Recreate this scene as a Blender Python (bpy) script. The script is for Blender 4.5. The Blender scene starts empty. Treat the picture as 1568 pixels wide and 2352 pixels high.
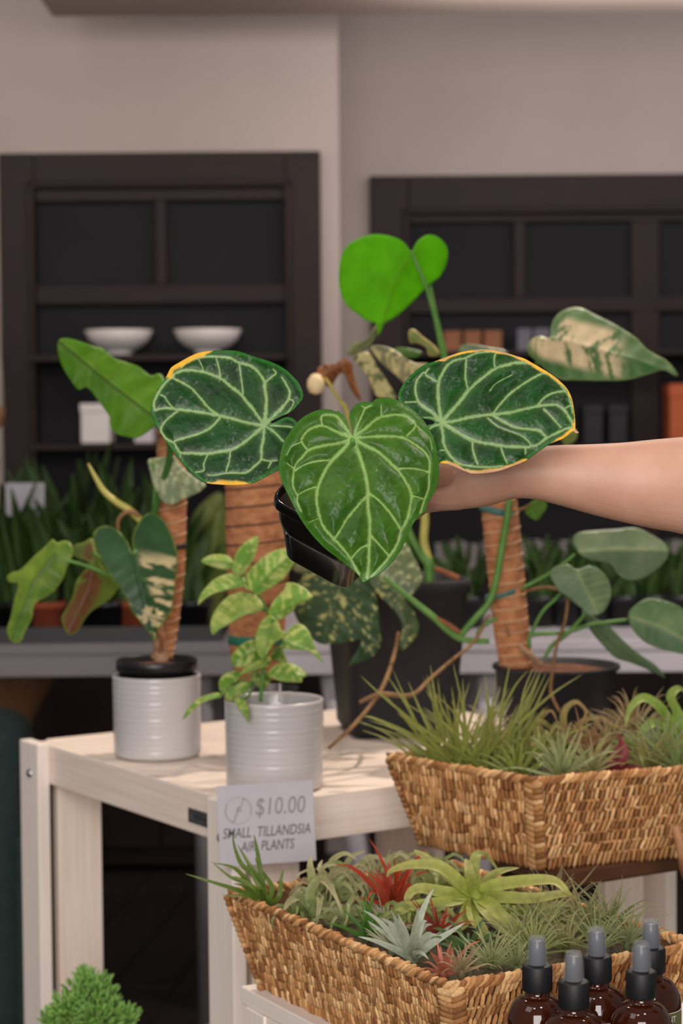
import bpy, math, random
import numpy as np
from mathutils import Vector, Matrix
from mathutils.geometry import delaunay_2d_cdt

random.seed(7)
scene = bpy.context.scene
C = scene.collection

# ------------------------------------------------------------------ camera
FPX, CX, CY = 4700.0, 784.0, 1176.0
CAM = Vector((0.0, 0.0, 1.45))
PITCH = math.atan((1176 - 950) / FPX)
ROLL = -0.008
RC = Matrix.Rotation(math.pi / 2 - PITCH, 3, 'X') @ Matrix.Rotation(ROLL, 3, 'Z')
cd = bpy.data.cameras.new('camera')
cd.sensor_fit = 'VERTICAL'
cd.sensor_height = 36.0
cd.sensor_width = 24.0
cd.lens = 36.0 * FPX / 2352.0
cd.clip_start = 0.05
cd.clip_end = 60
cd.dof.use_dof = True
cd.dof.focus_distance = 1.85
cd.dof.aperture_fstop = 7.6
cam = bpy.data.objects.new('camera', cd)
C.objects.link(cam)
cam.matrix_world = Matrix.Translation(CAM) @ RC.to_4x4()
scene.camera = cam

# ------------------------------------------------------------------ light
vs = scene.view_settings
vs.view_transform = 'Standard'
vs.look = 'None'
vs.exposure = 0.0
vs.gamma = 1.0
vs.use_curve_mapping = False

world = bpy.data.worlds.new('room_ambience')
world.use_nodes = True
scene.world = world
bgn = world.node_tree.nodes['Background']
bgn.inputs[0].default_value = (1.0, 0.91, 0.86, 1)
bgn.inputs[1].default_value = 0.20


def area(name, loc, target, size, power, col, size_y=None):
    l = bpy.data.lights.new(name, 'AREA')
    l.energy = power
    l.color = col
    l.size = size
    if size_y:
        l.shape = 'RECTANGLE'
        l.size_y = size_y
    o = bpy.data.objects.new(name, l)
    C.objects.link(o)
    o.location = loc
    o.rotation_euler = (Vector(target) - Vector(loc)).to_track_quat('-Z', 'Y').to_euler()
    return o


def spot(name, loc, target, power, col, angle=50, radius=0.03, blend=0.6):
    l = bpy.data.lights.new(name, 'SPOT')
    l.energy = power
    l.color = col
    l.spot_size = math.radians(angle)
    l.spot_blend = blend
    l.shadow_soft_size = radius
    o = bpy.data.objects.new(name, l)
    C.objects.link(o)
    o.location = loc
    o.rotation_euler = (Vector(target) - Vector(loc)).to_track_quat('-Z', 'Y').to_euler()
    return o


WARM = (1.0, 0.84, 0.72)
NEUT = (1.0, 0.94, 0.92)
COOL = (0.93, 0.94, 1.0)
area('ceiling_panel_light', (-1.5, 0.7, 3.3), (-0.1, 2.2, 1.0), 1.2, 10, NEUT)
area('front_fill_light', (-0.3, -3.6, 2.6), (0.0, 2.6, 1.0), 3.0, 285, (1.0, 0.94, 0.91))  # unseen area fill, added behind the camera to brighten front-facing surfaces
area('wall_wash_light', (-0.7, 5.2, 2.6), (-0.9, 6.9, 2.2), 2.4, 12, (1.0, 0.86, 0.79), 0.3)
area('alcove_wash_light', (1.3, 5.8, 2.6), (1.2, 7.4, 2.3), 2.2, 21, (1.0, 0.89, 0.90), 0.3)
spot('track_spot_a', (0.75, 3.75, 3.0), (0.05, 2.8, 1.0), 150, WARM, 56, 0.02)
spot('track_spot_b', (-0.6, 3.3, 3.0), (-0.15, 2.8, 1.0), 34, WARM, 60, 0.02)
spot('track_spot_c', (0.6, 0.9, 3.0), (0.16, 1.92, 1.42), 14, NEUT, 36, 0.14)
spot('track_spot_d', (-0.35, 0.7, 3.0), (0.0, 1.95, 1.35), 10, NEUT, 40, 0.14)
spot('added_table_spot', (1.3, 3.55, 3.0), (0.75, 4.7, 1.0), 120, NEUT, 60, 0.05)  # extra spot, added to brighten the white background table
spot('track_spot_e', (1.2, 2.2, 3.0), (0.3, 2.2, 1.0), 36, WARM, 62, 0.06)


# ------------------------------------------------------------------ projection helpers
def ray(px, py):
    return RC @ Vector(((px - CX) / FPX, -(py - CY) / FPX, -1.0))


def P(px, py, Y):
    v = ray(px, py)
    return CAM + v * (Y / v.y)


def G(px, py, z):
    v = ray(px, py)
    return CAM + v * ((z - CAM.z) / v.z)


RCN = np.array(RC)


def PN(xy, Y):
    v = np.stack([(xy[:, 0] - CX) / FPX, -(xy[:, 1] - CY) / FPX, -np.ones(len(xy))], 1) @ RCN.T
    return np.array(CAM) + v * (Y / v[:, 1])[:, None]


def crop(pts, x0, y0, s):
    return [(x0 + x / s, y0 + y / s) for x, y in pts]


# ------------------------------------------------------------------ colour / noise
def lin(c):
    return tuple((v / 255 / 12.92) if v / 255 <= 0.04045 else (((v / 255) + 0.055) / 1.055) ** 2.4 for v in c)


def vn(x, y, seed=0):
    x = np.asarray(x, float)
    y = np.asarray(y, float)
    xi = np.floor(x).astype(np.int64)
    yi = np.floor(y).astype(np.int64)
    fx = x - xi
    fy = y - yi
    fx = fx * fx * (3 - 2 * fx)
    fy = fy * fy * (3 - 2 * fy)

    def h(a, b):
        n = (a * 374761393 + b * 668265263 + seed * 1442695041) & 0x7fffffff
        n = ((n ^ (n >> 13)) * 1274126177) & 0x7fffffff
        return ((n ^ (n >> 16)) & 0xffff) / 65535.0
    return (h(xi, yi) * (1 - fx) + h(xi + 1, yi) * fx) * (1 - fy) + (h(xi, yi + 1) * (1 - fx) + h(xi + 1, yi + 1) * fx) * fy


def fbm(x, y, seed=0):
    return 0.55 * vn(x, y, seed) + 0.3 * vn(x * 2.1, y * 2.1, seed + 5) + 0.15 * vn(x * 4.3, y * 4.3, seed + 9)


def sstep(a, b, x):
    t = np.clip((x - a) / (b - a), 0, 1)
    return t * t * (3 - 2 * t)


# ------------------------------------------------------------------ materials
MATS = {}


def new_mat(name):
    m = bpy.data.materials.new(name)
    m.use_nodes = True
    MATS[name] = m
    return m, m.node_tree.nodes, m.node_tree.links, m.node_tree.nodes['Principled BSDF']


def basic(name, c1, c2=None, rough=0.5, scale=20, stretch=(1, 1, 1), bump=0.0, bscale=None, spec=0.5, metal=0.0,
          coat=0.0, detail=4, coords='Object'):
    m, n, l, b = new_mat(name)
    b.inputs['Roughness'].default_value = rough
    b.inputs['Metallic'].default_value = metal
    b.inputs['Specular IOR Level'].default_value = spec
    b.inputs['Coat Weight'].default_value = coat
    tc = n.new('ShaderNodeTexCoord')
    mp = n.new('ShaderNodeMapping')
    mp.inputs['Scale'].default_value = stretch
    l.new(tc.outputs[coords], mp.inputs['Vector'])
    nz = n.new('ShaderNodeTexNoise')
    nz.inputs['Scale'].default_value = scale
    nz.inputs['Detail'].default_value = detail
    l.new(mp.outputs[0], nz.inputs['Vector'])
    cr = n.new('ShaderNodeValToRGB')
    cr.color_ramp.elements[0].position = 0.3
    cr.color_ramp.elements[1].position = 0.7
    cr.color_ramp.elements[0].color = (*lin(c1), 1)
    cr.color_ramp.elements[1].color = (*lin(c2 or c1), 1)
    l.new(nz.outputs[0], cr.inputs[0])
    l.new(cr.outputs[0], b.inputs['Base Color'])
    if bump:
        n2 = n.new('ShaderNodeTexNoise')
        n2.inputs['Scale'].default_value = bscale or scale * 3
        n2.inputs['Detail'].default_value = 5
        l.new(mp.outputs[0], n2.inputs['Vector'])
        bp = n.new('ShaderNodeBump')
        bp.inputs['Strength'].default_value = bump
        bp.inputs['Distance'].default_value = 0.002
        l.new(n2.outputs[0], bp.inputs['Height'])
        l.new(bp.outputs[0], b.inputs['Normal'])
    return m


def attr_mat(name, rough=0.45, transl=0.0, spec=0.5, noise=0.12, nscale=90, bump=0.0, coat=0.0):
    m, n, l, b = new_mat(name)
    at = n.new('ShaderNodeAttribute')
    at.attribute_name = 'Col'
    tc = n.new('ShaderNodeTexCoord')
    nz = n.new('ShaderNodeTexNoise')
    nz.inputs['Scale'].default_value = nscale
    nz.inputs['Detail'].default_value = 4
    l.new(tc.outputs['Object'], nz.inputs['Vector'])
    mr = n.new('ShaderNodeMapRange')
    mr.inputs[1].default_value = 0.3
    mr.inputs[2].default_value = 0.7
    mr.inputs[3].default_value = 1 - noise
    mr.inputs[4].default_value = 1 + noise
    l.new(nz.outputs[0], mr.inputs[0])
    mx = n.new('ShaderNodeVectorMath')
    mx.operation = 'SCALE'
    l.new(at.outputs['Color'], mx.inputs[0])
    l.new(mr.outputs[0], mx.inputs['Scale'])
    l.new(mx.outputs[0], b.inputs['Base Color'])
    b.inputs['Roughness'].default_value = rough
    b.inputs['Specular IOR Level'].default_value = spec
    b.inputs['Coat Weight'].default_value = coat
    if bump:
        bp = n.new('ShaderNodeBump')
        bp.inputs['Strength'].default_value = bump
        bp.inputs['Distance'].default_value = 0.001
        l.new(nz.outputs[0], bp.inputs['Height'])
        l.new(bp.outputs[0], b.inputs['Normal'])
    if transl:
        t = n.new('ShaderNodeBsdfTranslucent')
        l.new(mx.outputs[0], t.inputs[0])
        ms = n.new('ShaderNodeMixShader')
        ms.inputs[0].default_value = transl
        l.new(b.outputs[0], ms.inputs[1])
        l.new(t.outputs[0], ms.inputs[2])
        l.new(ms.outputs[0], n['Material Output'].inputs['Surface'])
    return m


basic('wall_paint', (172, 160, 153), (178, 166, 159), 0.85, 3, bump=0.05, bscale=120)
basic('ceiling_paint', (186, 168, 154), (192, 174, 160), 0.9, 3)
basic('dark_wood', (29, 19, 17), (40, 26, 23), 0.55, 6, (1, 1, 12), 0.1, 40, spec=0.22)
basic('dark_panel', (30, 29, 32), (35, 34, 37), 0.7, 4, spec=0.15)
basic('floor_wood', (30, 24, 21), (43, 35, 30), 0.45, 5, (1, 14, 1), 0.15, 30)
basic('pine', (230, 211, 195), (243, 228, 215), 0.6, 7, (0.8, 22, 22), 0.12, 16)
basic('pine_white', (234, 220, 209), (243, 231, 222), 0.6, 7, (0.8, 22, 22), 0.1, 16)
basic('bench_shaded', (124, 118, 118), (132, 126, 126), 0.6, 5)  # grey tone paints in the shade over the left table
basic('bench_white', (200, 192, 195), (208, 200, 203), 0.6, 5)
basic('steel', (160, 160, 165), (190, 190, 195), 0.25, 40, metal=1.0)
basic('plate_metal', (92, 92, 96), (120, 120, 124), 0.4, 60, metal=0.6)
basic('plate_dark', (50, 50, 52), None, 0.5)
basic('ceramic', (188, 184, 183), (195, 191, 190), 0.28, 12, coat=0.3)
basic('ceramic_matt', (215, 208, 203), (222, 216, 212), 0.45, 12)
basic('black_plastic', (20, 19, 20), (27, 26, 27), 0.38, 30, bump=0.05)
basic('black_gloss', (12, 11, 12), (18, 17, 17), 0.16, 30, bump=0.04, bscale=40, coat=0.3)
basic('charcoal', (34, 34, 37), (40, 40, 43), 0.6, 20, spec=0.3)
basic('soil', (34, 24, 18), (62, 46, 34), 0.95, 120, bump=0.8, bscale=200)
basic('bark_chips', (70, 42, 28), (128, 78, 50), 0.9, 70, bump=0.8, bscale=120)
basic('coir', (156, 98, 62), (206, 142, 98), 0.95, 60, (1, 1, 2), 0.9, 260)
basic('string_pale', (196, 158, 118), (208, 172, 134), 0.8, 50)
basic('string_dark', (60, 40, 28), (78, 52, 36), 0.8, 50)
basic('tie_teal', (60, 104, 102), (74, 120, 116), 0.6, 30)
basic('tie_green', (28, 104, 84), (34, 116, 94), 0.5, 30)
basic('stem_green', (72, 120, 44), (96, 142, 60), 0.5, 40)
basic('stem_dark', (40, 84, 28), (58, 104, 38), 0.45, 40)
basic('stem_yellow', (168, 160, 70), (190, 180, 92), 0.5, 40)
basic('stem_brown', (120, 84, 52), (156, 112, 72), 0.8, 40, bump=0.3)
basic('root_brown', (112, 82, 50), (150, 112, 72), 0.8, 40, bump=0.3)
basic('stump', (130, 92, 66), (186, 150, 118), 0.7, 30, (1, 1, 3), 0.4, 60)
basic('dry_brown', (120, 66, 40), (160, 100, 64), 0.8, 50, bump=0.3)
basic('cream_bud', (216, 190, 140), (228, 206, 160), 0.6, 30)
basic('terracotta', (140, 60, 34), (158, 74, 44), 0.8, 30)
basic('card', (182, 177, 184), (186, 181, 188), 0.75, 30)
basic('ink_grey', (142, 132, 136), None, 0.8)
basic('ink_dark', (92, 84, 88), None, 0.8)
basic('teal_fabric', (30, 46, 44), (38, 56, 53), 0.9, 60, bump=0.3, bscale=300)
basic('black_cloth', (14, 14, 14), (20, 20, 20), 0.8, 30)
basic('wicker_bg', (136, 94, 62), (160, 114, 78), 0.8, 60, bump=0.5)
basic('orange_box', (176, 84, 40), (188, 94, 48), 0.7, 10)
basic('tan_book', (132, 84, 56), (146, 96, 64), 0.8, 10)
basic('grey_book', (96, 94, 104), (112, 110, 118), 0.8, 10)
basic('pale_book', (128, 122, 122), (148, 140, 138), 0.8, 10)
basic('stool_wood', (70, 42, 24), (96, 60, 36), 0.5, 8, (1, 12, 1))
basic('liner', (92, 62, 38), (120, 84, 54), 0.9, 90, bump=0.6)
basic('moss', (40, 34, 20), (78, 66, 38), 0.95, 60, bump=0.9, bscale=140)
basic('label_olive', (92, 92, 58), (96, 96, 62), 0.6, 20)
basic('label_orange', (196, 92, 50), None, 0.6)
basic('label_white', (220, 214, 206), None, 0.6)
basic('nozzle_grey', (66, 68, 74), (76, 78, 84), 0.5, 40)
basic('black_rubber', (14, 15, 17), (20, 21, 23), 0.55, 40)
basic('bark', (96, 64, 44), (130, 92, 66), 0.9, 40, bump=0.6)
attr_mat('leaf', 0.42, 0.30, 0.4, 0.10, 60)
attr_mat('leaf_hero', 0.36, 0.10, 0.30, 0.10, 160, bump=0.06)
attr_mat('leaf_thin', 0.45, 0.55, 0.35, 0.06, 60)
attr_mat('blade', 0.5, 0.25, 0.35, 0.14, 150)
attr_mat('seagrass', 0.75, 0.0, 0.25, 0.22, 400, bump=0.5)

# amber glass, cap plastic, skin
m, n, l, b = new_mat('amber_glass')
b.inputs['Base Color'].default_value = (*lin((66, 26, 10)), 1)
b.inputs['Roughness'].default_value = 0.06
b.inputs['Transmission Weight'].default_value = 0.3
b.inputs['IOR'].default_value = 1.45
b.inputs['Coat Weight'].default_value = 0.4
m, n, l, b = new_mat('clear_cap')
b.inputs['Base Color'].default_value = (*lin((170, 174, 180)), 1)
b.inputs['Roughness'].default_value = 0.12
b.inputs['Alpha'].default_value = 0.16
m, n, l, b = new_mat('skin')
tc = n.new('ShaderNodeTexCoord')
nz = n.new('ShaderNodeTexNoise')
nz.inputs['Scale'].default_value = 22
nz.inputs['Detail'].default_value = 5
l.new(tc.outputs['Object'], nz.inputs['Vector'])
cr = n.new('ShaderNodeValToRGB')
cr.color_ramp.elements[0].position = 0.3
cr.color_ramp.elements[1].position = 0.72
cr.color_ramp.elements[0].color = (*lin((196, 145, 120)), 1)
cr.color_ramp.elements[1].color = (*lin((211, 163, 139)), 1)
l.new(nz.outputs[0], cr.inputs[0])
vo = n.new('ShaderNodeTexVoronoi')
vo.inputs['Scale'].default_value = 75
l.new(tc.outputs['Object'], vo.inputs['Vector'])
sp = n.new('ShaderNodeSeparateColor')
l.new(vo.outputs['Color'], sp.inputs[0])
sz = n.new('ShaderNodeMath')
sz.operation = 'MULTIPLY_ADD'
sz.inputs[1].default_value = 0.20
sz.inputs[2].default_value = -0.10
l.new(sp.outputs[0], sz.inputs[0])
lt = n.new('ShaderNodeMath')
lt.operation = 'SUBTRACT'
l.new(sz.outputs[0], lt.inputs[0])
l.new(vo.outputs['Distance'], lt.inputs[1])
sm = n.new('ShaderNodeMapRange')
sm.inputs[1].default_value = -0.01
sm.inputs[2].default_value = 0.03
sm.inputs[4].default_value = 0.55
l.new(lt.outputs[0], sm.inputs[0])
mxc = n.new('ShaderNodeMix')
mxc.data_type = 'RGBA'
l.new(sm.outputs[0], mxc.inputs[0])
l.new(cr.outputs[0], mxc.inputs[6])
mxc.inputs[7].default_value = (*lin((150, 90, 64)), 1)
l.new(mxc.outputs[2], b.inputs['Base Color'])
b.inputs['Roughness'].default_value = 0.5
b.inputs['Subsurface Weight'].default_value = 0.12
b.inputs['Subsurface Radius'].default_value = (0.01, 0.004, 0.002)
b.inputs['Subsurface Scale'].default_value = 0.5
n2 = n.new('ShaderNodeTexNoise')
n2.inputs['Scale'].default_value = 320
l.new(tc.outputs['Object'], n2.inputs['Vector'])
bp = n.new('ShaderNodeBump')
bp.inputs['Strength'].default_value = 0.08
bp.inputs['Distance'].default_value = 0.001
l.new(n2.outputs[0], bp.inputs['Height'])
l.new(bp.outputs[0], b.inputs['Normal'])


# ------------------------------------------------------------------ object helpers
ROOT = {}
UP = Vector((0, 0, 1))


def root_loc(p):
    while p is not None and p.name not in ROOT:
        p = p.parent
    return ROOT[p.name] if p is not None else Vector((0, 0, 0))


def tag(o, label=None, cat=None, group=None, kind=None):
    if label:
        o['label'] = label
    if cat:
        o['category'] = cat
    if group:
        o['group'] = group
    if kind:
        o['kind'] = kind
    return o


def thing(name, label, cat, loc, group=None):
    o = bpy.data.objects.new(name, None)
    o.empty_display_size = 0.05
    C.objects.link(o)
    o.location = loc
    ROOT[o.name] = Vector(loc)
    return tag(o, label, cat, group)


def obj(name, verts, faces, mat, parent=None, smooth=True, col=None, thick=0, bevel=0, kind=None, label=None, subd=0):
    """mesh object from WORLD coordinates"""
    v = np.asarray(verts, float).reshape(-1, 3)
    off = np.array(root_loc(parent)) if parent is not None else None
    if off is not None:
        v = v - off
    me = bpy.data.meshes.new(name)
    me.from_pydata(v.tolist(), [], [tuple(f) for f in faces])
    me.validate()
    if col is not None:
        a = me.color_attributes.new('Col', 'FLOAT_COLOR', 'POINT')
        c = np.ones((len(v), 4))
        c[:, :3] = np.asarray(col)
        a.data.foreach_set('color', c.ravel())
    if smooth:
        me.polygons.foreach_set('use_smooth', [True] * len(me.polygons))
    me.materials.append(MATS[mat])
    o = bpy.data.objects.new(name, me)
    C.objects.link(o)
    if parent is not None:
        o.parent = parent
    if thick:
        s = o.modifiers.new('thickness', 'SOLIDIFY')
        s.thickness = thick
        s.offset = 0
    if bevel:
        s = o.modifiers.new('bevel', 'BEVEL')
        s.width = bevel
        s.segments = 2
        s.limit_method = 'ANGLE'
    if subd:
        s = o.modifiers.new('subd', 'SUBSURF')
        s.levels = subd
        s.render_levels = subd
    if kind:
        o['kind'] = kind
    if label:
        o['label'] = label
    return o


BOXF = [(0, 3, 2, 1), (4, 5, 6, 7), (0, 1, 5, 4), (1, 2, 6, 5), (2, 3, 7, 6), (3, 0, 4, 7)]


def obox(name, c, ax, ay, az, mat, parent=None, bevel=0.0015):
    """box centred at c; ax is the grain axis; ax, ay, az are full-size edge vectors (world)"""
    ax, ay, az = Vector(ax), Vector(ay), Vector(az)
    lx, ly, lz = ax.length, ay.length, az.length
    vv = [(x * lx / 2, y * ly / 2, z * lz / 2) for z in (-1, 1) for x, y in ((-1, -1), (1, -1), (1, 1), (-1, 1))]
    X, Yv, Z = ax.normalized(), ay.normalized(), az.normalized()
    if X.cross(Yv).dot(Z) < 0:
        Yv = -Yv
    M3 = Matrix((X, Yv, Z)).transposed()
    fc = BOXF
    me = bpy.data.meshes.new(name)
    me.from_pydata(vv, [], fc)
    me.materials.append(MATS[mat])
    o = bpy.data.objects.new(name, me)
    C.objects.link(o)
    if parent is not None:
        o.parent = parent
    M = Matrix.Translation(Vector(c) - (root_loc(parent) if parent is not None else Vector((0, 0, 0)))) @ M3.to_4x4()
    o.matrix_local = M
    if bevel:
        s = o.modifiers.new('bevel', 'BEVEL')
        s.width = bevel
        s.segments = 2
    return o


def abox(name, x0, x1, y0, y1, z0, z1, mat, parent=None, bevel=0.0, grain='x'):
    c = ((x0 + x1) / 2, (y0 + y1) / 2, (z0 + z1) / 2)
    X, Yv, Z = Vector((abs(x1 - x0), 0, 0)), Vector((0, abs(y1 - y0), 0)), Vector((0, 0, abs(z1 - z0)))
    if grain == 'x':
        return obox(name, c, X, Yv, Z, mat, parent, bevel)
    if grain == 'y':
        return obox(name, c, Yv, Z, X, mat, parent, bevel)
    return obox(name, c, Z, X, Yv, mat, parent, bevel)


def catmull(pts, n=6, closed=False):
    p = [np.asarray(q, float) for q in pts]
    out = []
    N = len(p)
    rng = range(N) if closed else range(N - 1)
    for i in rng:
        if closed:
            a, b_, c, d = p[(i - 1) % N], p[i], p[(i + 1) % N], p[(i + 2) % N]
        else:
            a, b_, c, d = p[max(i - 1, 0)], p[i], p[i + 1], p[min(i + 2, N - 1)]
        for k in range(n):
            t = k / n
            out.append(0.5 * ((2 * b_) + (c - a) * t + (2 * a - 5 * b_ + 4 * c - d) * t * t + (3 * b_ - a - 3 * c + d) * t ** 3))
    if not closed:
        out.append(p[-1])
    return np.array(out)


def tube_geo(pts, radii, n=8, smooth=5, squash=1.0, cap=True):
    pts = catmull(pts, smooth) if len(pts) > 2 else np.array([np.asarray(q, float) for q in pts])
    m_ = len(pts)
    rr = np.interp(np.linspace(0, 1, m_), np.linspace(0, 1, len(radii)), radii)
    V, Fc = [], []
    up = Vector((0.13, -0.9, 0.4)).normalized()
    for i in range(m_):
        t = Vector(pts[min(i + 1, m_ - 1)] - pts[max(i - 1, 0)]).normalized()
        s = t.cross(up)
        if s.length < 1e-4:
            s = t.cross(Vector((1, 0, 0)))
        s.normalize()
        u = s.cross(t).normalized()
        up = u if u.dot(up) > 0 else -u
        for k in range(n):
            a = 2 * math.pi * k / n
            V.append(np.array(pts[i]) + rr[i] * (math.cos(a) * np.array(s) + squash * math.sin(a) * np.array(up)))
    for i in range(m_ - 1):
        for k in range(n):
            k2 = (k + 1) % n
            Fc.append((i * n + k, i * n + k2, (i + 1) * n + k2, (i + 1) * n + k))
    if cap:
        Fc.append(tuple(range(n))[::-1])
        Fc.append(tuple(range((m_ - 1) * n, m_ * n)))
    return np.array(V), Fc


def tube(name, pts, radii, mat, parent=None, n=8, smooth=5, squash=1.0):
    V, Fc = tube_geo(pts, radii, n, smooth, squash)
    return obj(name, V, Fc, mat, parent)


def ptube(name, pts, rpx, mat, parent=None, n=8):
    """pts: (px, py, Y); rpx: radii in photo pixels at that depth"""
    q = [P(*p) for p in pts]
    Y = pts[len(pts) // 2][2]
    return tube(name, q, [r * Y / FPX for r in rpx], mat, parent, n)


def lathe_geo(c, prof, n=48, sq=False, rot=0.0):
    """prof: list of (r, z) relative to c. sq: rounded-square section"""
    V, Fc = [], []
    for r, z in prof:
        for k in range(n):
            a = 2 * math.pi * k / n + rot
            if sq:
                aa = 2 * math.pi * k / n
                d = max(abs(math.cos(aa)), abs(math.sin(aa)))
                e = 1.0 / (abs(math.cos(aa)) ** 9 + abs(math.sin(aa)) ** 9) ** (1 / 9)
                rr = r * e
            else:
                rr = r
            V.append((c[0] + rr * math.cos(a), c[1] + rr * math.sin(a), c[2] + z))
    m_ = len(prof)
    for i in range(m_ - 1):
        for k in range(n):
            k2 = (k + 1) % n
            Fc.append((i * n + k, i * n + k2, (i + 1) * n + k2, (i + 1) * n + k))
    return V, Fc


def lathe(name, c, prof, mat, parent=None, n=48, closed=True, sq=False, rot=0.0):
    V, Fc = lathe_geo(c, prof, n, sq, rot)
    if closed:
        Fc.append(tuple(range(n))[::-1])
        Fc.append(tuple(range((len(prof) - 1) * n, len(prof) * n)))
    return obj(name, V, Fc, mat, parent)


# ------------------------------------------------------------------ leaves
def seg_dist(xy, poly, closed=False, chunk=4000):
    """distance and curve parameter of each xy to polyline"""
    a = np.array(poly, float)
    b_ = np.roll(a, -1, 0) if closed else a[1:]
    a = a if closed else a[:-1]
    d = b_ - a
    L2 = (d ** 2).sum(1) + 1e-9
    best = np.empty(len(xy))
    par = np.empty(len(xy))
    for s in range(0, len(xy), chunk):
        q = xy[s:s + chunk]
        t = np.clip(((q[:, None, :] - a[None]) * d[None]).sum(2) / L2, 0, 1)
        pr = a[None] + t[..., None] * d[None]
        ds = ((q[:, None, :] - pr) ** 2).sum(2)
        i = ds.argmin(1)
        best[s:s + chunk] = np.sqrt(ds[np.arange(len(q)), i])
        par[s:s + chunk] = (i + t[np.arange(len(q)), i]) / len(a)
    return best, par


def inside(xy, poly):
    r = np.zeros(len(xy), bool)
    x, y = xy[:, 0], xy[:, 1]
    a = np.array(poly)
    for (x1, y1), (x2, y2) in zip(a, np.roll(a, -1, 0)):
        if y1 == y2:
            continue
        c = ((y1 > y) != (y2 > y)) & (x < (x2 - x1) * (y - y1) / (y2 - y1) + x1)
        r ^= c
    return r


def resample(poly, sp):
    p = np.array(poly)
    d = np.linalg.norm(np.roll(p, -1, 0) - p, axis=1)
    s = np.concatenate([[0], np.cumsum(d)])
    n_ = max(12, int(s[-1] / sp))
    t = np.linspace(0, s[-1], n_, endpoint=False)
    q = np.vstack([p, p[:1]])
    return np.stack([np.interp(t, s, q[:, 0]), np.interp(t, s, q[:, 1])], 1)


def leaf_grid(outline, sp):
    o = resample(catmull(outline, 8, True), sp)
    x0, y0 = o.min(0)
    x1, y1 = o.max(0)
    gx, gy = np.meshgrid(np.arange(x0, x1, sp), np.arange(y0, y1, sp * 0.866))
    gx = gx + (np.arange(gx.shape[0]) % 2)[:, None] * sp * 0.5
    q = np.stack([gx.ravel(), gy.ravel()], 1)
    q = q[inside(q, o)]
    d, _ = seg_dist(q, o, True)
    q = q[d > sp * 0.55]
    allp = np.vstack([o, q])
    ne = len(o)
    res = delaunay_2d_cdt([Vector(v) for v in allp], [(i, (i + 1) % ne) for i in range(ne)], [], 1, 1e-5)
    return np.array([tuple(v) for v in res[0]]), res[2], o


def leaf(name, parent, outline, Y0, mid, c1, c2=None, sp=7, tilt=(0, 0), fold=0.15, droop=0.0, wave=0.0, vein=None,
         veg=None, vthr=0.55, vfreq=30, edge=None, ewid=8, mat='leaf', seed=0, region=None, label=None, ridges=0.0,
         thick=0.0006, stripe=0.0):
    """outline, mid in photo px; tilt, fold: depth slope (m per m)"""
    xy, tris, o = leaf_grid(outline, sp)
    k = Y0 / FPX
    c = o.mean(0)
    md, mp_ = seg_dist(xy, mid)
    ed, _ = seg_dist(xy, o, True)
    x, y = xy[:, 0], xy[:, 1]
    Y = Y0 + k * (tilt[0] * (x - c[0]) + tilt[1] * (y - c[1])) + fold * k * md + droop * (mp_ - 0.3) ** 2
    ext = max(np.ptp(o[:, 0]), np.ptp(o[:, 1]))
    Y = Y + wave * np.sin(mp_ * 26 + seed) * np.clip(md / (ext * 0.2), 0, 1) * 0.5
    if ridges:
        Y = Y + ridges * np.sin(mp_ * 42 - md * 0.09 + seed)
    Y = Y + 0.002 * (fbm(x / 40, y / 40, seed) - 0.5) - 0.0012 * np.exp(-(md / 4) ** 2)
    a = np.array(lin(c1))
    b_ = np.array(lin(c2 or c1))
    t = fbm(x / 55 + seed, y / 55, seed + 3)[:, None]
    t = np.clip((t - 0.25) * 2, 0, 1)
    col = a * (1 - t) + b_ * t
    if stripe:
        st = (0.5 + 0.5 * np.sin(mp_ * 60 - md * 0.12 + seed))[:, None] * stripe
        col = col * (1 - 0.35 * st)
    if veg is not None:
        dv = np.array(mid[-1]) - np.array(mid[0])
        dv = dv / (np.linalg.norm(dv) + 1e-6)
        u = x * dv[0] + y * dv[1]
        w = -x * dv[1] + y * dv[0]
        ml = float(np.linalg.norm(np.array(mid[-1]) - np.array(mid[0])))
        sgn_ = np.sign((x - mid[0][0]) * dv[1] - (y - mid[0][1]) * dv[0])
        nmask = fbm((u - 0.55 * md) / (vfreq * 0.55) + seed * 3.1, sgn_ * 7 + md / (vfreq * 2.0), seed + 11)
        mk = sstep(vthr - 0.05, vthr + 0.05, nmask)
        if region is not None:
            mk = mk * region(x, y, md, mp_)
        col = col * (1 - mk[:, None]) + np.array(lin(veg)) * mk[:, None]
    if edge is not None:
        mk = (1 - sstep(ewid * 0.4, ewid, ed + 5 * (fbm(x / 25, y / 25, seed + 8) - 0.5)))[:, None]
        col = col * (1 - mk) + np.array(lin(edge)) * mk
    if vein is not None:
        mk = (1 - sstep(1.2, 4.5, md))[:, None] * 0.75
        col = col * (1 - mk) + np.array(lin(vein)) * mk
    return obj(name, PN(xy, Y), tris, mat, parent, col=col, thick=thick, label=label)


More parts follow.
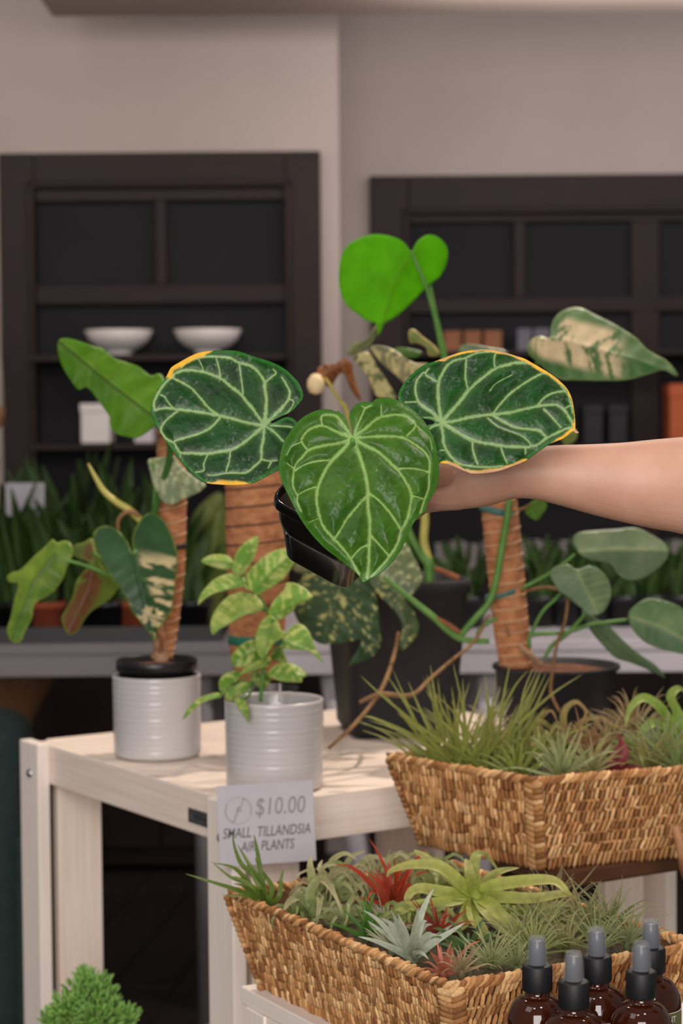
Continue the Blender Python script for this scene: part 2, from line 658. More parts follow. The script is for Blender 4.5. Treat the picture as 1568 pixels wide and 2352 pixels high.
def hero_leaf(parent, outline, Y0, veins, c1, c2, cv, tilt, sp, seed, bulge, yellow=None, brown=None, label=None,
              rimcol=None, rimw=0.0, curl=0.0, gloss_specks=0.0):
    xy, tris, o = leaf_grid(outline, sp)
    k = Y0 / FPX
    c = o.mean(0)
    x, y = xy[:, 0], xy[:, 1]
    ed, _ = seg_dist(xy, o, True)
    jit = (vn(x / 3.1, y / 3.1, seed) - 0.5) * 2.2 + (vn(x / 7, y / 7, seed + 2) - 0.5) * 1.6
    rel = np.full(len(xy), 9e9)
    absd = np.full(len(xy), 9e9)
    for w0, w1, pts in veins:
        d, p = seg_dist(xy, catmull(pts, 5))
        w = w0 + (w1 - w0) * p
        rel = np.minimum(rel, np.maximum(d + jit * np.clip(w / 4, 0.3, 1), 0) / w)
        absd = np.minimum(absd, d + (4 - w) * 1.2)
    vm = 1 - sstep(0.45, 1.35, rel)
    glow = np.exp(-(rel / 2.6) ** 2)
    h = 1 - np.exp(-np.clip(absd, 0, None) / 16)
    Y = Y0 + k * (tilt[0] * (x - c[0]) + tilt[1] * (y - c[1]))
    r = np.hypot(x - c[0], y - c[1]) / (np.ptp(o[:, 0]) * 0.5)
    Y = Y + curl * r ** 2
    Y = Y - bulge * h * sstep(0, 24, ed) - 0.0010 * (fbm(x / 16, y / 16, seed + 4) - 0.5) * h * 2
    Y = Y + 0.002 * np.sin(x / 37 + seed) * np.sin(y / 31) * (1 - sstep(0, 30, ed))
    t = np.clip((fbm(x / 45, y / 45, seed + 1) - 0.3) * 2.2, 0, 1)[:, None]
    col = np.array(lin(c1)) * (1 - t) + np.array(lin(c2)) * t
    if rimcol is not None:
        mk = (1 - sstep(rimw * 0.5, rimw, ed + 6 * (fbm(x / 20, y / 20, seed) - 0.5)))[:, None]
        col = col * (1 - mk) + np.array(lin(rimcol)) * mk
    g = (glow * 0.30)[:, None]
    col = col * (1 - g) + np.array(lin(cv)) * 0.6 * g
    vm3 = (vm * 0.93)[:, None]
    col = col * (1 - vm3) + np.array(lin(cv)) * vm3
    if gloss_specks:  # pale specks painted into the colour as glints of gloss
        mk = (sstep(0.70, 0.80, vn(x / 4.5, y / 4.5, seed + 20)) * sstep(0.5, 0.62, fbm(x / 38, y / 38, seed + 21)))[:, None] * gloss_specks
        col = col * (1 - mk) + np.array(lin((176, 186, 180))) * mk
    if yellow is not None:
        e2 = ed + 7 * (fbm(x / 14, y / 14, seed + 6) - 0.5)
        wy = yellow(x, y)
        mk = (wy > 0.5) * (1 - sstep(0.55, 1.25, e2 / np.maximum(wy, 0.1)))
        mk = mk[:, None]
        col = col * (1 - mk) + np.array(lin((232, 178, 52))) * mk
        wb = brown(x, y) if brown is not None else wy * 0
        mk = ((wb > 0.3) * (1 - sstep(0.6, 1.2, e2 / np.maximum(wb, 0.1))))[:, None]
        col = col * (1 - mk) + np.array(lin((196, 152, 118))) * mk
    return obj('leaf', PN(xy, Y), tris, 'leaf_hero', parent, col=col, thick=0.0007, label=label)


# ================================================================== THE SETTING
WL, WR = 6.7, 7.4           # depth of the left wall and of the recessed right wall
XC = P(781, 700, WL).x      # corner between them


def zt(py, Y, px=784):
    return P(px, py, Y).z


def xt(px, Y, py=950):
    return P(px, py, Y).x


floor = bpy.data.objects.new('floor', None)
C.objects.link(floor)
ROOT['floor'] = Vector((0, 0, 0))
tag(floor, kind='structure')
# floor planks running away from the camera, slightly turned
ang = math.radians(6.5)
fd = Vector((math.sin(ang), math.cos(ang), 0))
fs = Vector((math.cos(ang), -math.sin(ang), 0))
pw = 0.16
base = Vector((0, 4.0, 0))
pm = None
for i in range(-33, 25):
    off = ((i * 37) % 11) * 0.17
    for j in range(-2, 3):
        cpos = base + fs * (i * pw) + fd * (j * 1.9 + off - 0.9) + Vector((0, 0, -0.01 - 0.0006 * ((i * 7 + j * 3) % 3)))
        if pm is None:
            pm = obox('plank', cpos, fd * 1.896, fs * (pw - 0.005), Vector((0, 0, 0.02)), 'floor_wood', floor, 0.0015)
        else:
            q = pm.copy()
            C.objects.link(q)
            q.parent = floor
            q.matrix_local = Matrix.Translation(cpos) @ Matrix((fd, -fs, UP)).transposed().to_4x4()
abox('subfloor', -6.2, 4.2, -0.5, 8.2, -0.08, -0.022, 'dark_wood', floor)

o = abox('wall_left', -6.2, XC, WL, WL + 0.9, 0, 3.2, 'wall_paint')
tag(o, kind='structure')
o = abox('wall_right', XC + 0.0005, 3.6, WR, WR + 0.2, 0, 3.2, 'wall_paint')
tag(o, kind='structure')
# dropped ceiling panel whose left edge and far edge show at the top of the frame
zc_ = zt(33, 6.2)
o = abox('ceiling', xt(122, 6.2, 38), 3.5, 3.9, 6.2, zc_, zc_ + 0.14, 'ceiling_paint')
tag(o, kind='structure')


def cabinet(name, label, Yw, x0, x1, ztop, zbot, fw, tops, openings, stiles, shelves, depth):
    """built-in dark wood bookcase: frame standing proud of the wall, recess carried in the frame's own box"""
    t = thing(name, label, 'bookcase', ((x0 + x1) / 2, Yw, 0))
    fr = 0.045
    y0 = Yw - fr
    # outer frame boards with a stepped inner moulding
    abox('frame_stile', x0, x0 + fw, y0, Yw - 0.001, 0, ztop, 'dark_wood', t, 0.004, 'z')
    abox('frame_stile', x1 - fw, x1, y0, Yw - 0.001, 0, ztop, 'dark_wood', t, 0.004, 'z')
    abox('frame_head', x0 + fw, x1 - fw, y0, Yw - 0.001, ztop - fw, ztop, 'dark_wood', t, 0.004)
    for s in (0, 1):
        xa = x0 + fw - 0.02 if s == 0 else x1 - fw + 0.02 - 0.022
        abox('moulding', xa, xa + 0.022, y0 - 0.018, y0 + 0.0, 0, ztop - fw + 0.02, 'dark_wood', t, 0.006, 'z')
    abox('moulding', x0 + fw - 0.02, x1 - fw + 0.02, y0 - 0.018, y0, ztop - fw, ztop - fw + 0.022, 'dark_wood', t, 0.006)
    abox('top_rail', x0 + fw, x1 - fw, y0 + 0.012, Yw - 0.002, tops[0], ztop - fw, 'dark_wood', t, 0.003)
    abox('middle_rail', x0 + fw, x1 - fw, y0 + 0.006, Yw - 0.002, tops[2], tops[1], 'dark_wood', t, 0.003)
    for xa, xb, za, zb in stiles:
        abox('stile', xa, xb, y0 + 0.008, Yw - 0.002, za, zb, 'dark_wood', t, 0.003, 'z')
    # dark back panels on the wall, one behind each opening
    for xa, xb, za, zb in openings:
        abox('back_panel', xa, xb, Yw - 0.006, Yw - 0.0008, za, zb, 'dark_panel', t)
    nd = max(2, int(round((x1 - x0 - 2 * fw) / 0.5)))
    dw = (x1 - x0 - 2 * fw) / nd
    for i in range(nd):
        d_ = abox('cabinet_door', x0 + fw + dw * i + 0.003, x0 + fw + dw * (i + 1) - 0.003, Yw - 0.27, Yw - 0.25, 0.08, 0.86, 'dark_wood', t, 0.003, 'z')
    abox('cabinet_body', x0 + fw, x1 - fw, Yw - 0.249, Yw - 0.05, 0.02, 0.88, 'dark_wood', t)
    abox('counter', x0 + fw, x1 - fw, Yw - 0.28, Yw - 0.05, 0.8805, 0.90, 'dark_wood', t, 0.002)
    for z in shelves:
        abox('shelf', x0 + fw, x1 - fw, Yw - depth, Yw - 0.003, z - 0.02, z, 'dark_wood', t, 0.002)
    return t


def cabz(py, Y):
    return zt(py, Y)


# left bookcase
lx0, lx1 = xt(6, WL, 700), xt(738, WL, 700)
lw = 80 * WL / FPX
zt1, zt2, zt3 = zt(460, WL), zt(652, WL), zt(695, WL)
lm0, lm1 = xt(360, WL, 560), xt(384, WL, 560)
cabinet('built_in_bookcase', 'dark brown built-in bookcase with two white bowls, left of the wall corner', WL, lx0, lx1, zt(350, WL), 0, lw,
        (zt1, zt2, zt3),
        [(lx0 + lw, lm0, zt2, zt1), (lm1, lx1 - lw, zt2, zt1), (lx0 + lw, lx1 - lw, 0.2, zt3)],
        [(lm0, lm1, zt2, zt1)], [zt(815, WL), zt(1012, WL), zt(1240, WL)], 0.24)
# right bookcase
rx0 = xt(850, WR, 700)
rx1 = rx0 + 2.05
rw = 88 * WR / FPX
zr1, zr2, zr3 = zt(515, WR), zt(688, WR), zt(722, WR)
ra, rb = xt(1178, WR, 600), xt(1203, WR, 600)
rc, rd = xt(1446, WR, 600), xt(1510, WR, 600)
cabinet('built_in_bookcase', 'wide dark brown built-in bookcase with tan books, right of the wall corner', WR, rx0, rx1, zt(408, WR), 0, rw,
        (zr1, zr2, zr3),
        [(rx0 + rw, ra, zr2, zr1), (rb, rc, zr2, zr1), (rd, rx1 - rw, zr2, zr1), (rx0 + rw, rc, 0.2, zr3), (rd, rx1 - rw, 0.2, zr3)],
        [(ra, rb, zr2, zr1), (rc, rd, 0.0, zr1)], [zt(812, WR), zt(1022, WR), zt(1310, WR)], 0.24)


# things on the bookcase shelves
def on_shelf(zpy, Yw):
    return zt(zpy, Yw)


def bowl(pxc, zs, label):
    Yb = WL - 0.13
    x = xt(pxc, Yb, 790)
    t = thing('serving_bowl', label, 'bowl', (x, Yb, zs), 'bowls on the left bookcase')
    R = 78 * Yb / FPX
    prof = [(R * 0.34, 0.0), (R * 0.36, 0.012), (R * 0.62, 0.022), (R * 0.85, 0.045), (R, 0.080), (R * 0.97, 0.081), (R * 0.8, 0.05), (R * 0.5, 0.028), (0.001, 0.022)]
    lathe('bowl_body', (x, Yb, zs), prof, 'ceramic_matt', t, 40)
    lathe('foot_ring', (x, Yb, zs), [(R * 0.30, 0.0), (R * 0.40, 0.0), (R * 0.38, 0.014), (R * 0.3, 0.014)], 'ceramic_matt', t, 32)


bowl(273, zt(815, WL), 'white bowl on the left side of the left bookcase shelf')
bowl(477, zt(815, WL), 'white bowl on the right side of the left bookcase shelf')


def book(px0, px1, py0, zs, Yw, mat, label, group, name='book', cat='book', dep=0.15):
    Yb = Yw - 0.2
    x0_, x1_ = xt(px0, Yb, py0), xt(px1, Yb, py0)
    h = zt(py0, Yb) - zs
    t = thing(name, label, cat, ((x0_ + x1_) / 2, Yb, zs), group)
    w = x1_ - x0_
    if name == 'book':
        abox('page_block', x0_ + 0.003, x1_ - 0.003, Yb + 0.004, Yb + dep - 0.004, zs + 0.002, zs + h - 0.004, 'label_white', t)
        abox('cover', x0_, x0_ + 0.0025, Yb, Yb + dep, zs, zs + h, mat, t)
        abox('cover', x1_ - 0.0025, x1_, Yb, Yb + dep, zs, zs + h, mat, t)
        abox('spine', x0_ + 0.0025, x1_ - 0.0025, Yb - 0.001, Yb + 0.0025, zs, zs + h, mat, t)
    else:
        abox('box_base', x0_, x1_, Yb, Yb + dep, zs, zs + h * 0.78, mat, t, 0.003)
        abox('lid', x0_ - 0.003, x1_ + 0.003, Yb - 0.003, Yb + dep + 0.003, zs + h * 0.78, zs + h, mat, t, 0.003)
    return t


zs1 = zt(1012, WL)
book(185, 252, 922, zs1, WL, 'ceramic_matt', 'pale cream box on the lower shelf of the left bookcase', None, 'storage_box', 'box')
book(308, 352, 978, zs1, WL, 'bench_white', 'small white box beside the cream box in the left bookcase', None, 'storage_box', 'box')
zs2 = zt(812, WR)
for a_, b2, ttl in ((1020, 1058, 'leftmost'), (1066, 1104, 'middle'), (1112, 1152, 'rightmost')):
    book(a_, b2, 762, zs2, WR, 'tan_book', ttl + ' of the three tan books on the right bookcase shelf', 'tan books on the right bookcase')
for a_, b2, ttl in ((1188, 1220, 'left'), (1226, 1262, 'right')):
    book(a_, b2, 758, zs2, WR, 'grey_book', 'blue-grey book right of the tan books, %s one of the pair' % ttl, 'blue-grey books')
book(1538, 1600, 888, zt(1022, WR), WR, 'orange_box', 'bright orange box at the right edge on the bookcase shelf', None, 'storage_box', 'box')
for a_, b2, ttl in ((1340, 1385, 'left'), (1398, 1440, 'right')):
    book(a_, b2, 935, zt(1022, WR), WR, 'charcoal', '%s dark box of the pair on the lower right bookcase shelf' % ttl, 'dark boxes on the shelf', 'storage_box', 'box')
k_ = 0
for pxx in range(1000, 1580, 36):
    k_ += 1
    book(pxx, pxx + 28 + (k_ % 3) * 3, 1246 + (k_ * 7) % 12, zt(1310, WR), WR, 'pale_book',
         'pale grey book in the low row behind the pole plant', 'row of pale grey books on the low shelf')

# ------------------------------------------------------------------ background benches
BY = 4.6
zb = zt(1474, BY)


def bench(name, label, x0, x1, mat, h):
    t = thing(name, label, 'table', ((x0 + x1) / 2, BY, 0))
    abox('table_top', x0, x1, BY, BY + 0.75, zb - 0.025, zb, mat, t, 0.003)
    abox('apron', x0 + 0.002, x1 - 0.002, BY + 0.004, BY + 0.03, zb - h, zb - 0.0255, mat, t, 0.002)
    abox('apron', x0 + 0.002, x1 - 0.002, BY + 0.72, BY + 0.745, zb - h, zb - 0.0255, mat, t, 0.002)
    return t


bx0, bxm, bx1 = xt(-260, BY), xt(548, BY), xt(1760, BY)
t = bench('display_table', 'table coloured grey for shade, holding snake plants in the background', bx0, bxm - 0.003, 'bench_shaded', 0.075)
for xx in (bx0 + 0.06, bxm - 0.09):
    for yy in (BY + 0.06, BY + 0.66):
        tube('leg', [(xx, yy, 0), (xx, yy, zb - 0.0256)], [0.02, 0.025], 'bench_shaded', t)
t = bench('display_table', 'white table in the background behind the black pots', bxm + 0.003, bx1, 'bench_white', 0.075)
for a_, b2 in ((752, 800), (1130, 1112), (1700, 1720)):
    xa, xb = xt(a_, BY, 1540), xt(b2, BY, 1540)
    for yy in (BY + 0.06, BY + 0.66):
        tube('leg', [(xb + (xb - xa) * 1.5, yy, 0), (xa, yy, zb - 0.0256)], [0.026, 0.026], 'bench_white', t)

# snake plants in terracotta pots on the grey-shaded table
blade_meshes = []


def blade_mesh(seed):
    rnd = random.Random(seed)
    V, Fc, col = [], [], []
    n_ = 9
    bend = rnd.uniform(-0.12, 0.12)
    tw = rnd.uniform(-0.8, 0.8)
    for i in range(n_ + 1):
        t_ = i / n_
        w = 0.5 * 0.075 * (0.55 + 0.6 * t_) * (1 - t_ ** 4) + 0.0005
        a = tw * t_
        cx, cz = bend * t_ * t_, t_
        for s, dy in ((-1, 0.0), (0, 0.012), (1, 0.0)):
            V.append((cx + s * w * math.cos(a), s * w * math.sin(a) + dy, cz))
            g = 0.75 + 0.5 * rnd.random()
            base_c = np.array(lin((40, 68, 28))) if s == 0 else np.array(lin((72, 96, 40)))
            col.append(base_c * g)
    for i in range(n_):
        for j in range(2):
            Fc.append((i * 3 + j, i * 3 + j + 1, (i + 1) * 3 + j + 1, (i + 1) * 3 + j))
    me = bpy.data.meshes.new('snake_leaf')
    me.from_pydata(V, [], Fc)
    a = me.color_attributes.new('Col', 'FLOAT_COLOR', 'POINT')
    cc = np.ones((len(V), 4))
    cc[:, :3] = col
    a.data.foreach_set('color', cc.ravel())
    me.polygons.foreach_set('use_smooth', [True] * len(me.polygons))
    me.materials.append(MATS['blade'])
    return me


for s_ in range(5):
    blade_meshes.append(blade_mesh(s_))


def snake_plant(pxc, Yp, h, nb, label, group, rnd, potmat='terracotta', zbase=None):
    x = xt(pxc, Yp, 1440)
    zz = zbase if zbase is not None else zb + 0.012
    t = thing('snake_plant', label, 'plant', (x, Yp, zz), group)
    lathe('pot', (x, Yp, zz), [(0.03, 0), (0.036, 0.002), (0.045, 0.06), (0.05, 0.06), (0.05, 0.075), (0.044, 0.075), (0.043, 0.066)], potmat, t, 24)
    lathe('soil', (x, Yp, zz), [(0.0435, 0.064), (0.03, 0.068), (0.001, 0.069)], 'soil', t, 16)
    for i in range(nb):
        a = rnd.uniform(0, 6.28)
        r = rnd.uniform(0.004, 0.03)
        q = bpy.data.objects.new('leaf', blade_meshes[rnd.randrange(5)])
        C.objects.link(q)
        q.parent = t
        hh = h * rnd.uniform(0.65, 1.05)
        q.location = (r * math.cos(a), r * math.sin(a), 0.062)
        q.rotation_euler = (rnd.uniform(-0.22, 0.22), rnd.uniform(-0.28, 0.28), rnd.uniform(0, 6.28))
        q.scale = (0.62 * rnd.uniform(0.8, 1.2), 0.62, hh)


rnd = random.Random(3)
t = thing('plant_tray', 'black tray under the snake plants on the grey-shaded table', 'tray', (xt(160, BY + 0.3), BY + 0.3, zb))
tx0, tx1 = xt(-80, BY + 0.1), xt(508, BY + 0.1)
abox('tray_base', tx0, tx1, BY + 0.04, BY + 0.70, zb + 0.0005, zb + 0.008, 'black_plastic', t)
abox('tray_lip', tx0, tx1, BY + 0.03, BY + 0.04, zb + 0.0005, zb + 0.035, 'black_plastic', t)
abox('tray_lip', tx0, tx1, BY + 0.70, BY + 0.71, zb + 0.0005, zb + 0.035, 'black_plastic', t)
spl = [(-18, 0.12, 0.30, 'at the far left edge, in the front row'), (48, 0.13, 0.27, 'in the front row below the white card'),
       (112, 0.12, 0.25, 'in the front row with its orange pot showing below'), (180, 0.14, 0.27, 'in the front row left of the speckled pole plant'),
       (248, 0.12, 0.25, 'in the front row just behind the drooping brown leaf'), (312, 0.13, 0.24, 'in the front row with its orange pot beside the stem'),
       (440, 0.13, 0.22, 'in the front row between the two coir poles')]
for a_, dy, h, txt in spl:
    snake_plant(a_, BY + dy, h, 9, 'dark snake plant ' + txt, 'snake plants on the grey table', rnd, 'terracotta' if a_ in (112, 312) else 'black_plastic')
for a_, dy, h, txt in ((15, 0.36, 0.33, 'below the white card'), (90, 0.38, 0.34, 'right of the white card'), (165, 0.36, 0.36, 'left of the yellow sheath'),
                       (235, 0.38, 0.36, 'behind the yellow sheath'), (300, 0.36, 0.33, 'behind the coir pole stem'), (375, 0.37, 0.32, 'nearest the coir pole')):
    snake_plant(a_, BY + dy, h, 9, 'tall snake plant in the back row, ' + txt, 'snake plants on the grey table', rnd, 'black_plastic')
# right hand table: lower green plants
for a_, txt in ((1075, 'between the black pot and the leaning pole'), (1240, 'just right of the leaning pole'), (1300, 'behind the brown hanging root'),
                (1365, 'under the middle grey-green leaf'), (1430, 'left of the rightmost leaf'), (1500, 'behind the rightmost leaf'), (1560, 'at the right edge of the picture')):
    snake_plant(a_, BY + 0.3, 0.15, 10, 'low dark snake plant on the white table ' + txt, 'snake plants on the white table', rnd, 'black_plastic', zb + 0.0005)

# broad olive leaf plant between the poles
t = thing('leafy_plant', 'olive green broad leaf plant between the two coir poles', 'plant', (xt(465, BY + 0.5), BY + 0.5, zb + 0.0085))
xx = xt(465, BY + 0.5)
lathe('pot', (xx, BY + 0.5, zb + 0.0085), [(0.04, 0), (0.05, 0.08), (0.055, 0.08), (0.055, 0.095), (0.048, 0.095)], 'terracotta', t, 24)
lathe('soil', (xx, BY + 0.5, zb + 0.0085), [(0.047, 0.088), (0.001, 0.09)], 'soil', t, 16)
leaf('leaf', t, [(440, 1390), (434, 1330), (450, 1262), (478, 1204), (508, 1162), (530, 1175), (532, 1300), (505, 1395), (470, 1440)], BY + 0.42, [(465, 1430), (500, 1180)], (86, 104, 40), (108, 122, 52), 9, fold=0.3, vein=(140, 150, 70))
leaf('leaf', t, [(430, 1230), (445, 1180), (470, 1150), (500, 1130), (515, 1145), (505, 1180), (470, 1215)], BY + 0.46, [(435, 1225), (510, 1138)], (124, 136, 70), (150, 156, 90), 9, fold=0.3)
for q in (((462, 1470), (470, 1440), (480, 1380)), ((468, 1470), (450, 1300), (440, 1228))):
    ptube('petiole', [(a_, b2, BY + 0.47) for a_, b2 in q], [4, 4, 3], 'stem_yellow', t)

# white price card standing among the snake plants
t = thing('price_card', 'blank-looking white card standing among the snake plants', 'sign', P(58, 1440, BY + 0.24))
cc = P(58, 1147, BY + 0.24)
obox('card', cc, Vector((0.092, 0, 0)), Vector((0, 0.002, 0)), Vector((0, 0, 0.078)), 'card', t, 0)
tube('stake', [P(58, 1185, BY + 0.243), (cc.x, BY + 0.243, zb + 0.009)], [0.002, 0.002], 'label_white', t, 6)

# wicker basket, armchair and things at the left edge
cb = P(22, 1660, 5.3)
t = thing('wicker_basket', 'tan wicker basket at the left edge under the grey-shaded table', 'basket', (cb.x, 5.3, 0))
zbb = cb.z
lathe('stand_leg', (cb.x, 5.3, 0), [(0.05, 0), (0.05, zbb - 0.02)], 'dark_wood', t, 12)
prof = [(0.05, zbb - 0.02), (0.055, zbb - 0.02)]
for i in range(9):
    r = 0.055 + 0.012 * i / 1.6
    prof += [(r + 0.004, zbb + 0.014 * i), (r, zbb + 0.014 * i + 0.007)]
prof += [(0.128, zbb + 0.127), (0.124, zbb + 0.135), (0.112, zbb + 0.127), (0.05, zbb)]
lathe('woven_body', (cb.x, 5.3, 0), prof, 'wicker_bg', t, 28)

# armchair
ya = 3.75
xa = xt(60, ya, 1800)
za = zt(1642, ya, 40)
t = thing('armchair', 'dark teal upholstered armchair cut off at the left edge', 'armchair', (xa - 0.35, ya + 0.3, 0))


def cushion(name, x0, x1, y0, y1, z0, z1, r, mat, parent):
    o_ = abox(name, x0, x1, y0, y1, z0, z1, mat, parent, r)
    o_.modifiers['bevel'].segments = 5
    for p_ in o_.data.polygons:
        p_.use_smooth = True
    return o_


cushion('backrest', xa - 0.70, xa, ya, ya + 0.16, za - 0.62, za, 0.06, 'teal_fabric', t)
cushion('seat', xa - 0.62, xa - 0.02, ya + 0.165, ya + 0.75, 0.28, 0.46, 0.05, 'teal_fabric', t)
cushion('armrest', xa - 0.02, xa + 0.01, ya - 0.03, ya + 0.75, 0.12, za - 0.22, 0.014, 'teal_fabric', t)
cushion('armrest', xa - 0.76, xa - 0.64, ya - 0.03, ya + 0.75, 0.12, za - 0.22, 0.04, 'teal_fabric', t)
for xx in (xa - 0.7, xa - 0.03):
    for yy in (ya + 0.05, ya + 0.68):
        tube('leg', [(xx, yy, 0), (xx, yy, 0.28 if yy > ya + 0.3 else 0.2)], [0.014, 0.02], 'black_cloth', t)
# hanging ornament at the far left edge (brown)
c0 = P(-6, 952, 5.2)
t = thing('hanging_planter', 'brown hanging planter just peeking in at the left edge', 'planter', c0)
lathe('bowl', (c0.x, c0.y, c0.z - 0.035), [(0.004, 0), (0.014, 0.008), (0.019, 0.03), (0.0185, 0.055), (0.015, 0.055), (0.014, 0.02)], 'wicker_bg', t, 20)
for a_ in range(3):
    th = a_ * 2.09
    tube('cord', [(c0.x + 0.017 * math.cos(th), c0.y + 0.017 * math.sin(th), c0.z + 0.02), (c0.x - 0.05, c0.y, zc_ + 0.5)], [0.0012, 0.0012], 'string_pale', t, 5)

# ================================================================== WOODEN PLANT TABLE
ZT = G(630, 1808, 0).z
ZT = P(630, 1808, 2.76).z
Cn = G(529, 1853, ZT)
Lp = G(46, 1703, ZT)
Lv = (Lp - Cn)
LL = Lv.length
Lh = Lv.normalized()
Fh = Vector((Lh.y, -Lh.x, 0))
FL = 0.77
UP = Vector((0, 0, 1))
RH, PT, PW = 0.060, 0.021, 0.066
tab = thing('plant_table', 'whitewashed pine table with bolted legs holding the white pots', 'table', (Cn + Lv / 2 + Fh * FL / 2) * 1.0 - Vector((0, 0, ZT)))
ROOT[tab.name] = Vector(tab.location)


def tp(f, l_, z):
    return Cn + Fh * f + Lh * l_ + Vector((0, 0, z - ZT))


# rails (sit inside the outer leg boards)
lo = PT
obox('side_rail', tp(lo + 0.011, LL / 2, ZT - RH / 2), Lh * (LL - 0.03), Fh * 0.022, UP * RH, 'pine', tab)
obox('side_rail', tp(FL - lo - 0.011, LL / 2, ZT - RH / 2), Lh * (LL - 0.03), Fh * 0.022, UP * RH, 'pine', tab)
obox('front_rail', tp(FL / 2, 0.011, ZT - RH / 2), Fh * (FL - 2 * lo - 0.046), Lh * 0.022, UP * RH, 'pine', tab)
obox('back_rail', tp(FL / 2, LL - 0.011, ZT - RH / 2), Fh * (FL - 2 * lo - 0.046), Lh * 0.022, UP * RH, 'pine', tab)
# top boards
nb = 7
bw = (LL - 0.046) / nb
for i in range(nb):
    obox('top_board', tp(FL / 2, 0.0235 + bw * (i + 0.5), ZT - 0.0095), Fh * (FL - 2 * lo - 0.0455), Lh * (bw - 0.0003), UP * 0.017, 'pine', tab)
# legs: an outer board and an inner board at each corner
for f0, sgn in ((0, 1), (FL, -1)):
    for l0 in (PW / 2 - 0.003, LL - PW / 2 + 0.003):
        obox('leg', tp(f0 + sgn * PT / 2, l0, (ZT + 0.003) / 2), UP * (ZT + 0.003), Lh * PW, Fh * (PT - 0.0006), 'pine_white', tab, 0.002)
        ins = 0.032 if l0 < LL / 2 else LL - 0.032
        obox('leg_board', tp(f0 + sgn * (PT + 0.022 + 0.038), ins, (ZT - RH - 0.001) / 2), UP * (ZT - RH - 0.001), Fh * 0.075, Lh * 0.02, 'pine', tab, 0.002)
        bc = tp(f0, l0 - 0.004, ZT - 0.045)
        V, Fc = [], []
        nrm = -Fh * sgn
        for j, (r, d) in enumerate(((0.0072, -0.0005), (0.0068, 0.0018), (0.0045, 0.0035), (0.0004, 0.004))):
            for k in range(14):
                a = 2 * math.pi * k / 14
                V.append(bc + Lh * (r * math.cos(a)) + UP * (r * math.sin(a)) + nrm * d)
        for j in range(3):
            for k in range(14):
                Fc.append((j * 14 + k, j * 14 + (k + 1) % 14, (j + 1) * 14 + (k + 1) % 14, (j + 1) * 14 + k))
        bolt = obj('bolt', V, Fc, 'steel', tab)
# lower shelf
zsh = 0.46
obox('shelf_rail', tp(lo + 0.011, LL / 2, zsh - 0.04), Lh * (LL - 0.03), Fh * 0.02, UP * 0.05, 'pine', tab)
obox('shelf_rail', tp(FL - lo - 0.011, LL / 2, zsh - 0.04), Lh * (LL - 0.03), Fh * 0.02, UP * 0.05, 'pine', tab)
for i in range(6):
    obox('shelf_board', tp(FL / 2, 0.06 + (LL - 0.12) * (i + 0.5) / 6, zsh - 0.007), Fh * (FL - 2 * lo), Lh * ((LL - 0.12) / 6 - 0.004), UP * 0.016, 'pine', tab)
# maker's plate on the side rail
pc = G(432, 1862, 0)
pl = obox('nameplate', tp(lo - 0.0012, 0.112, ZT - 0.036), Lh * 0.072, UP * 0.020, Fh * 0.0022, 'plate_metal', tab, 0.001)
obox('plate_inset', tp(lo - 0.0025, 0.112, ZT - 0.036), Lh * 0.062, UP * 0.0125, Fh * 0.0008, 'plate_dark', pl, 0) if False else None
V, Fc = [], []
for (a0, a1, b0, b1) in ((-0.031, 0.031, 0.0062, 0.0072), (-0.031, 0.031, -0.0072, -0.0062), (-0.031, -0.030, -0.0062, 0.0062), (0.030, 0.031, -0.0062, 0.0062)) + tuple(
        (-0.022 + 0.0056 * i, -0.0195 + 0.0056 * i, -0.0035 + 0.001 * (i % 2), 0.0028 + 0.001 * ((i * 3) % 2)) for i in range(8)):
    nv = len(V)
    for aa, bb in ((a0, b0), (a1, b0), (a1, b1), (a0, b1)):
        V.append(tp(lo - 0.0030, 0.112 + aa, ZT - 0.036 + bb))
    Fc.append((nv, nv + 1, nv + 2, nv + 3))
pe = obj('embossing', V, Fc, 'plate_dark', tab, smooth=False, thick=0.0006)

# ================================================================== WHITE RIBBED POTS
def ribbed(name, c, R, H, parent, ribs=13):
    prof = [(R * 0.90, 0), (R * 0.965, 0.002), (R * 0.985, 0.006)]
    steps = ribs * 6
    for i in range(steps + 1):
        z = 0.008 + (H - 0.016) * i / steps
        w = math.sin(2 * math.pi * ribs * i / steps)
        prof.append((R * 0.985 + 0.00024 * w * (0.6 + 0.4 * math.sin(i * 0.37)) + R * 0.015 * (i / steps), z))
    prof += [(R, H - 0.005), (R + 0.0005, H - 0.002), (R - 0.001, H), (R - 0.004, H), (R - 0.0055, H - 0.003), (R - 0.006, H * 0.5), (R - 0.007, 0.01), (0.002, 0.009)]
    V, Fc = lathe_geo(c, prof, 72)
    Fc.append(tuple(range(72))[::-1])
    return obj(name, V, Fc, 'ceramic', parent)


p1 = P(362, 1728, 3.03)
p1.z = ZT + 0.0008
R1 = 102 * 3.03 / FPX
t = thing('white_pot', 'white ribbed ceramic pot holding a black nursery pot, at the table left', 'pot', p1)
ribbed('pot_body', p1, R1, 0.121, t)

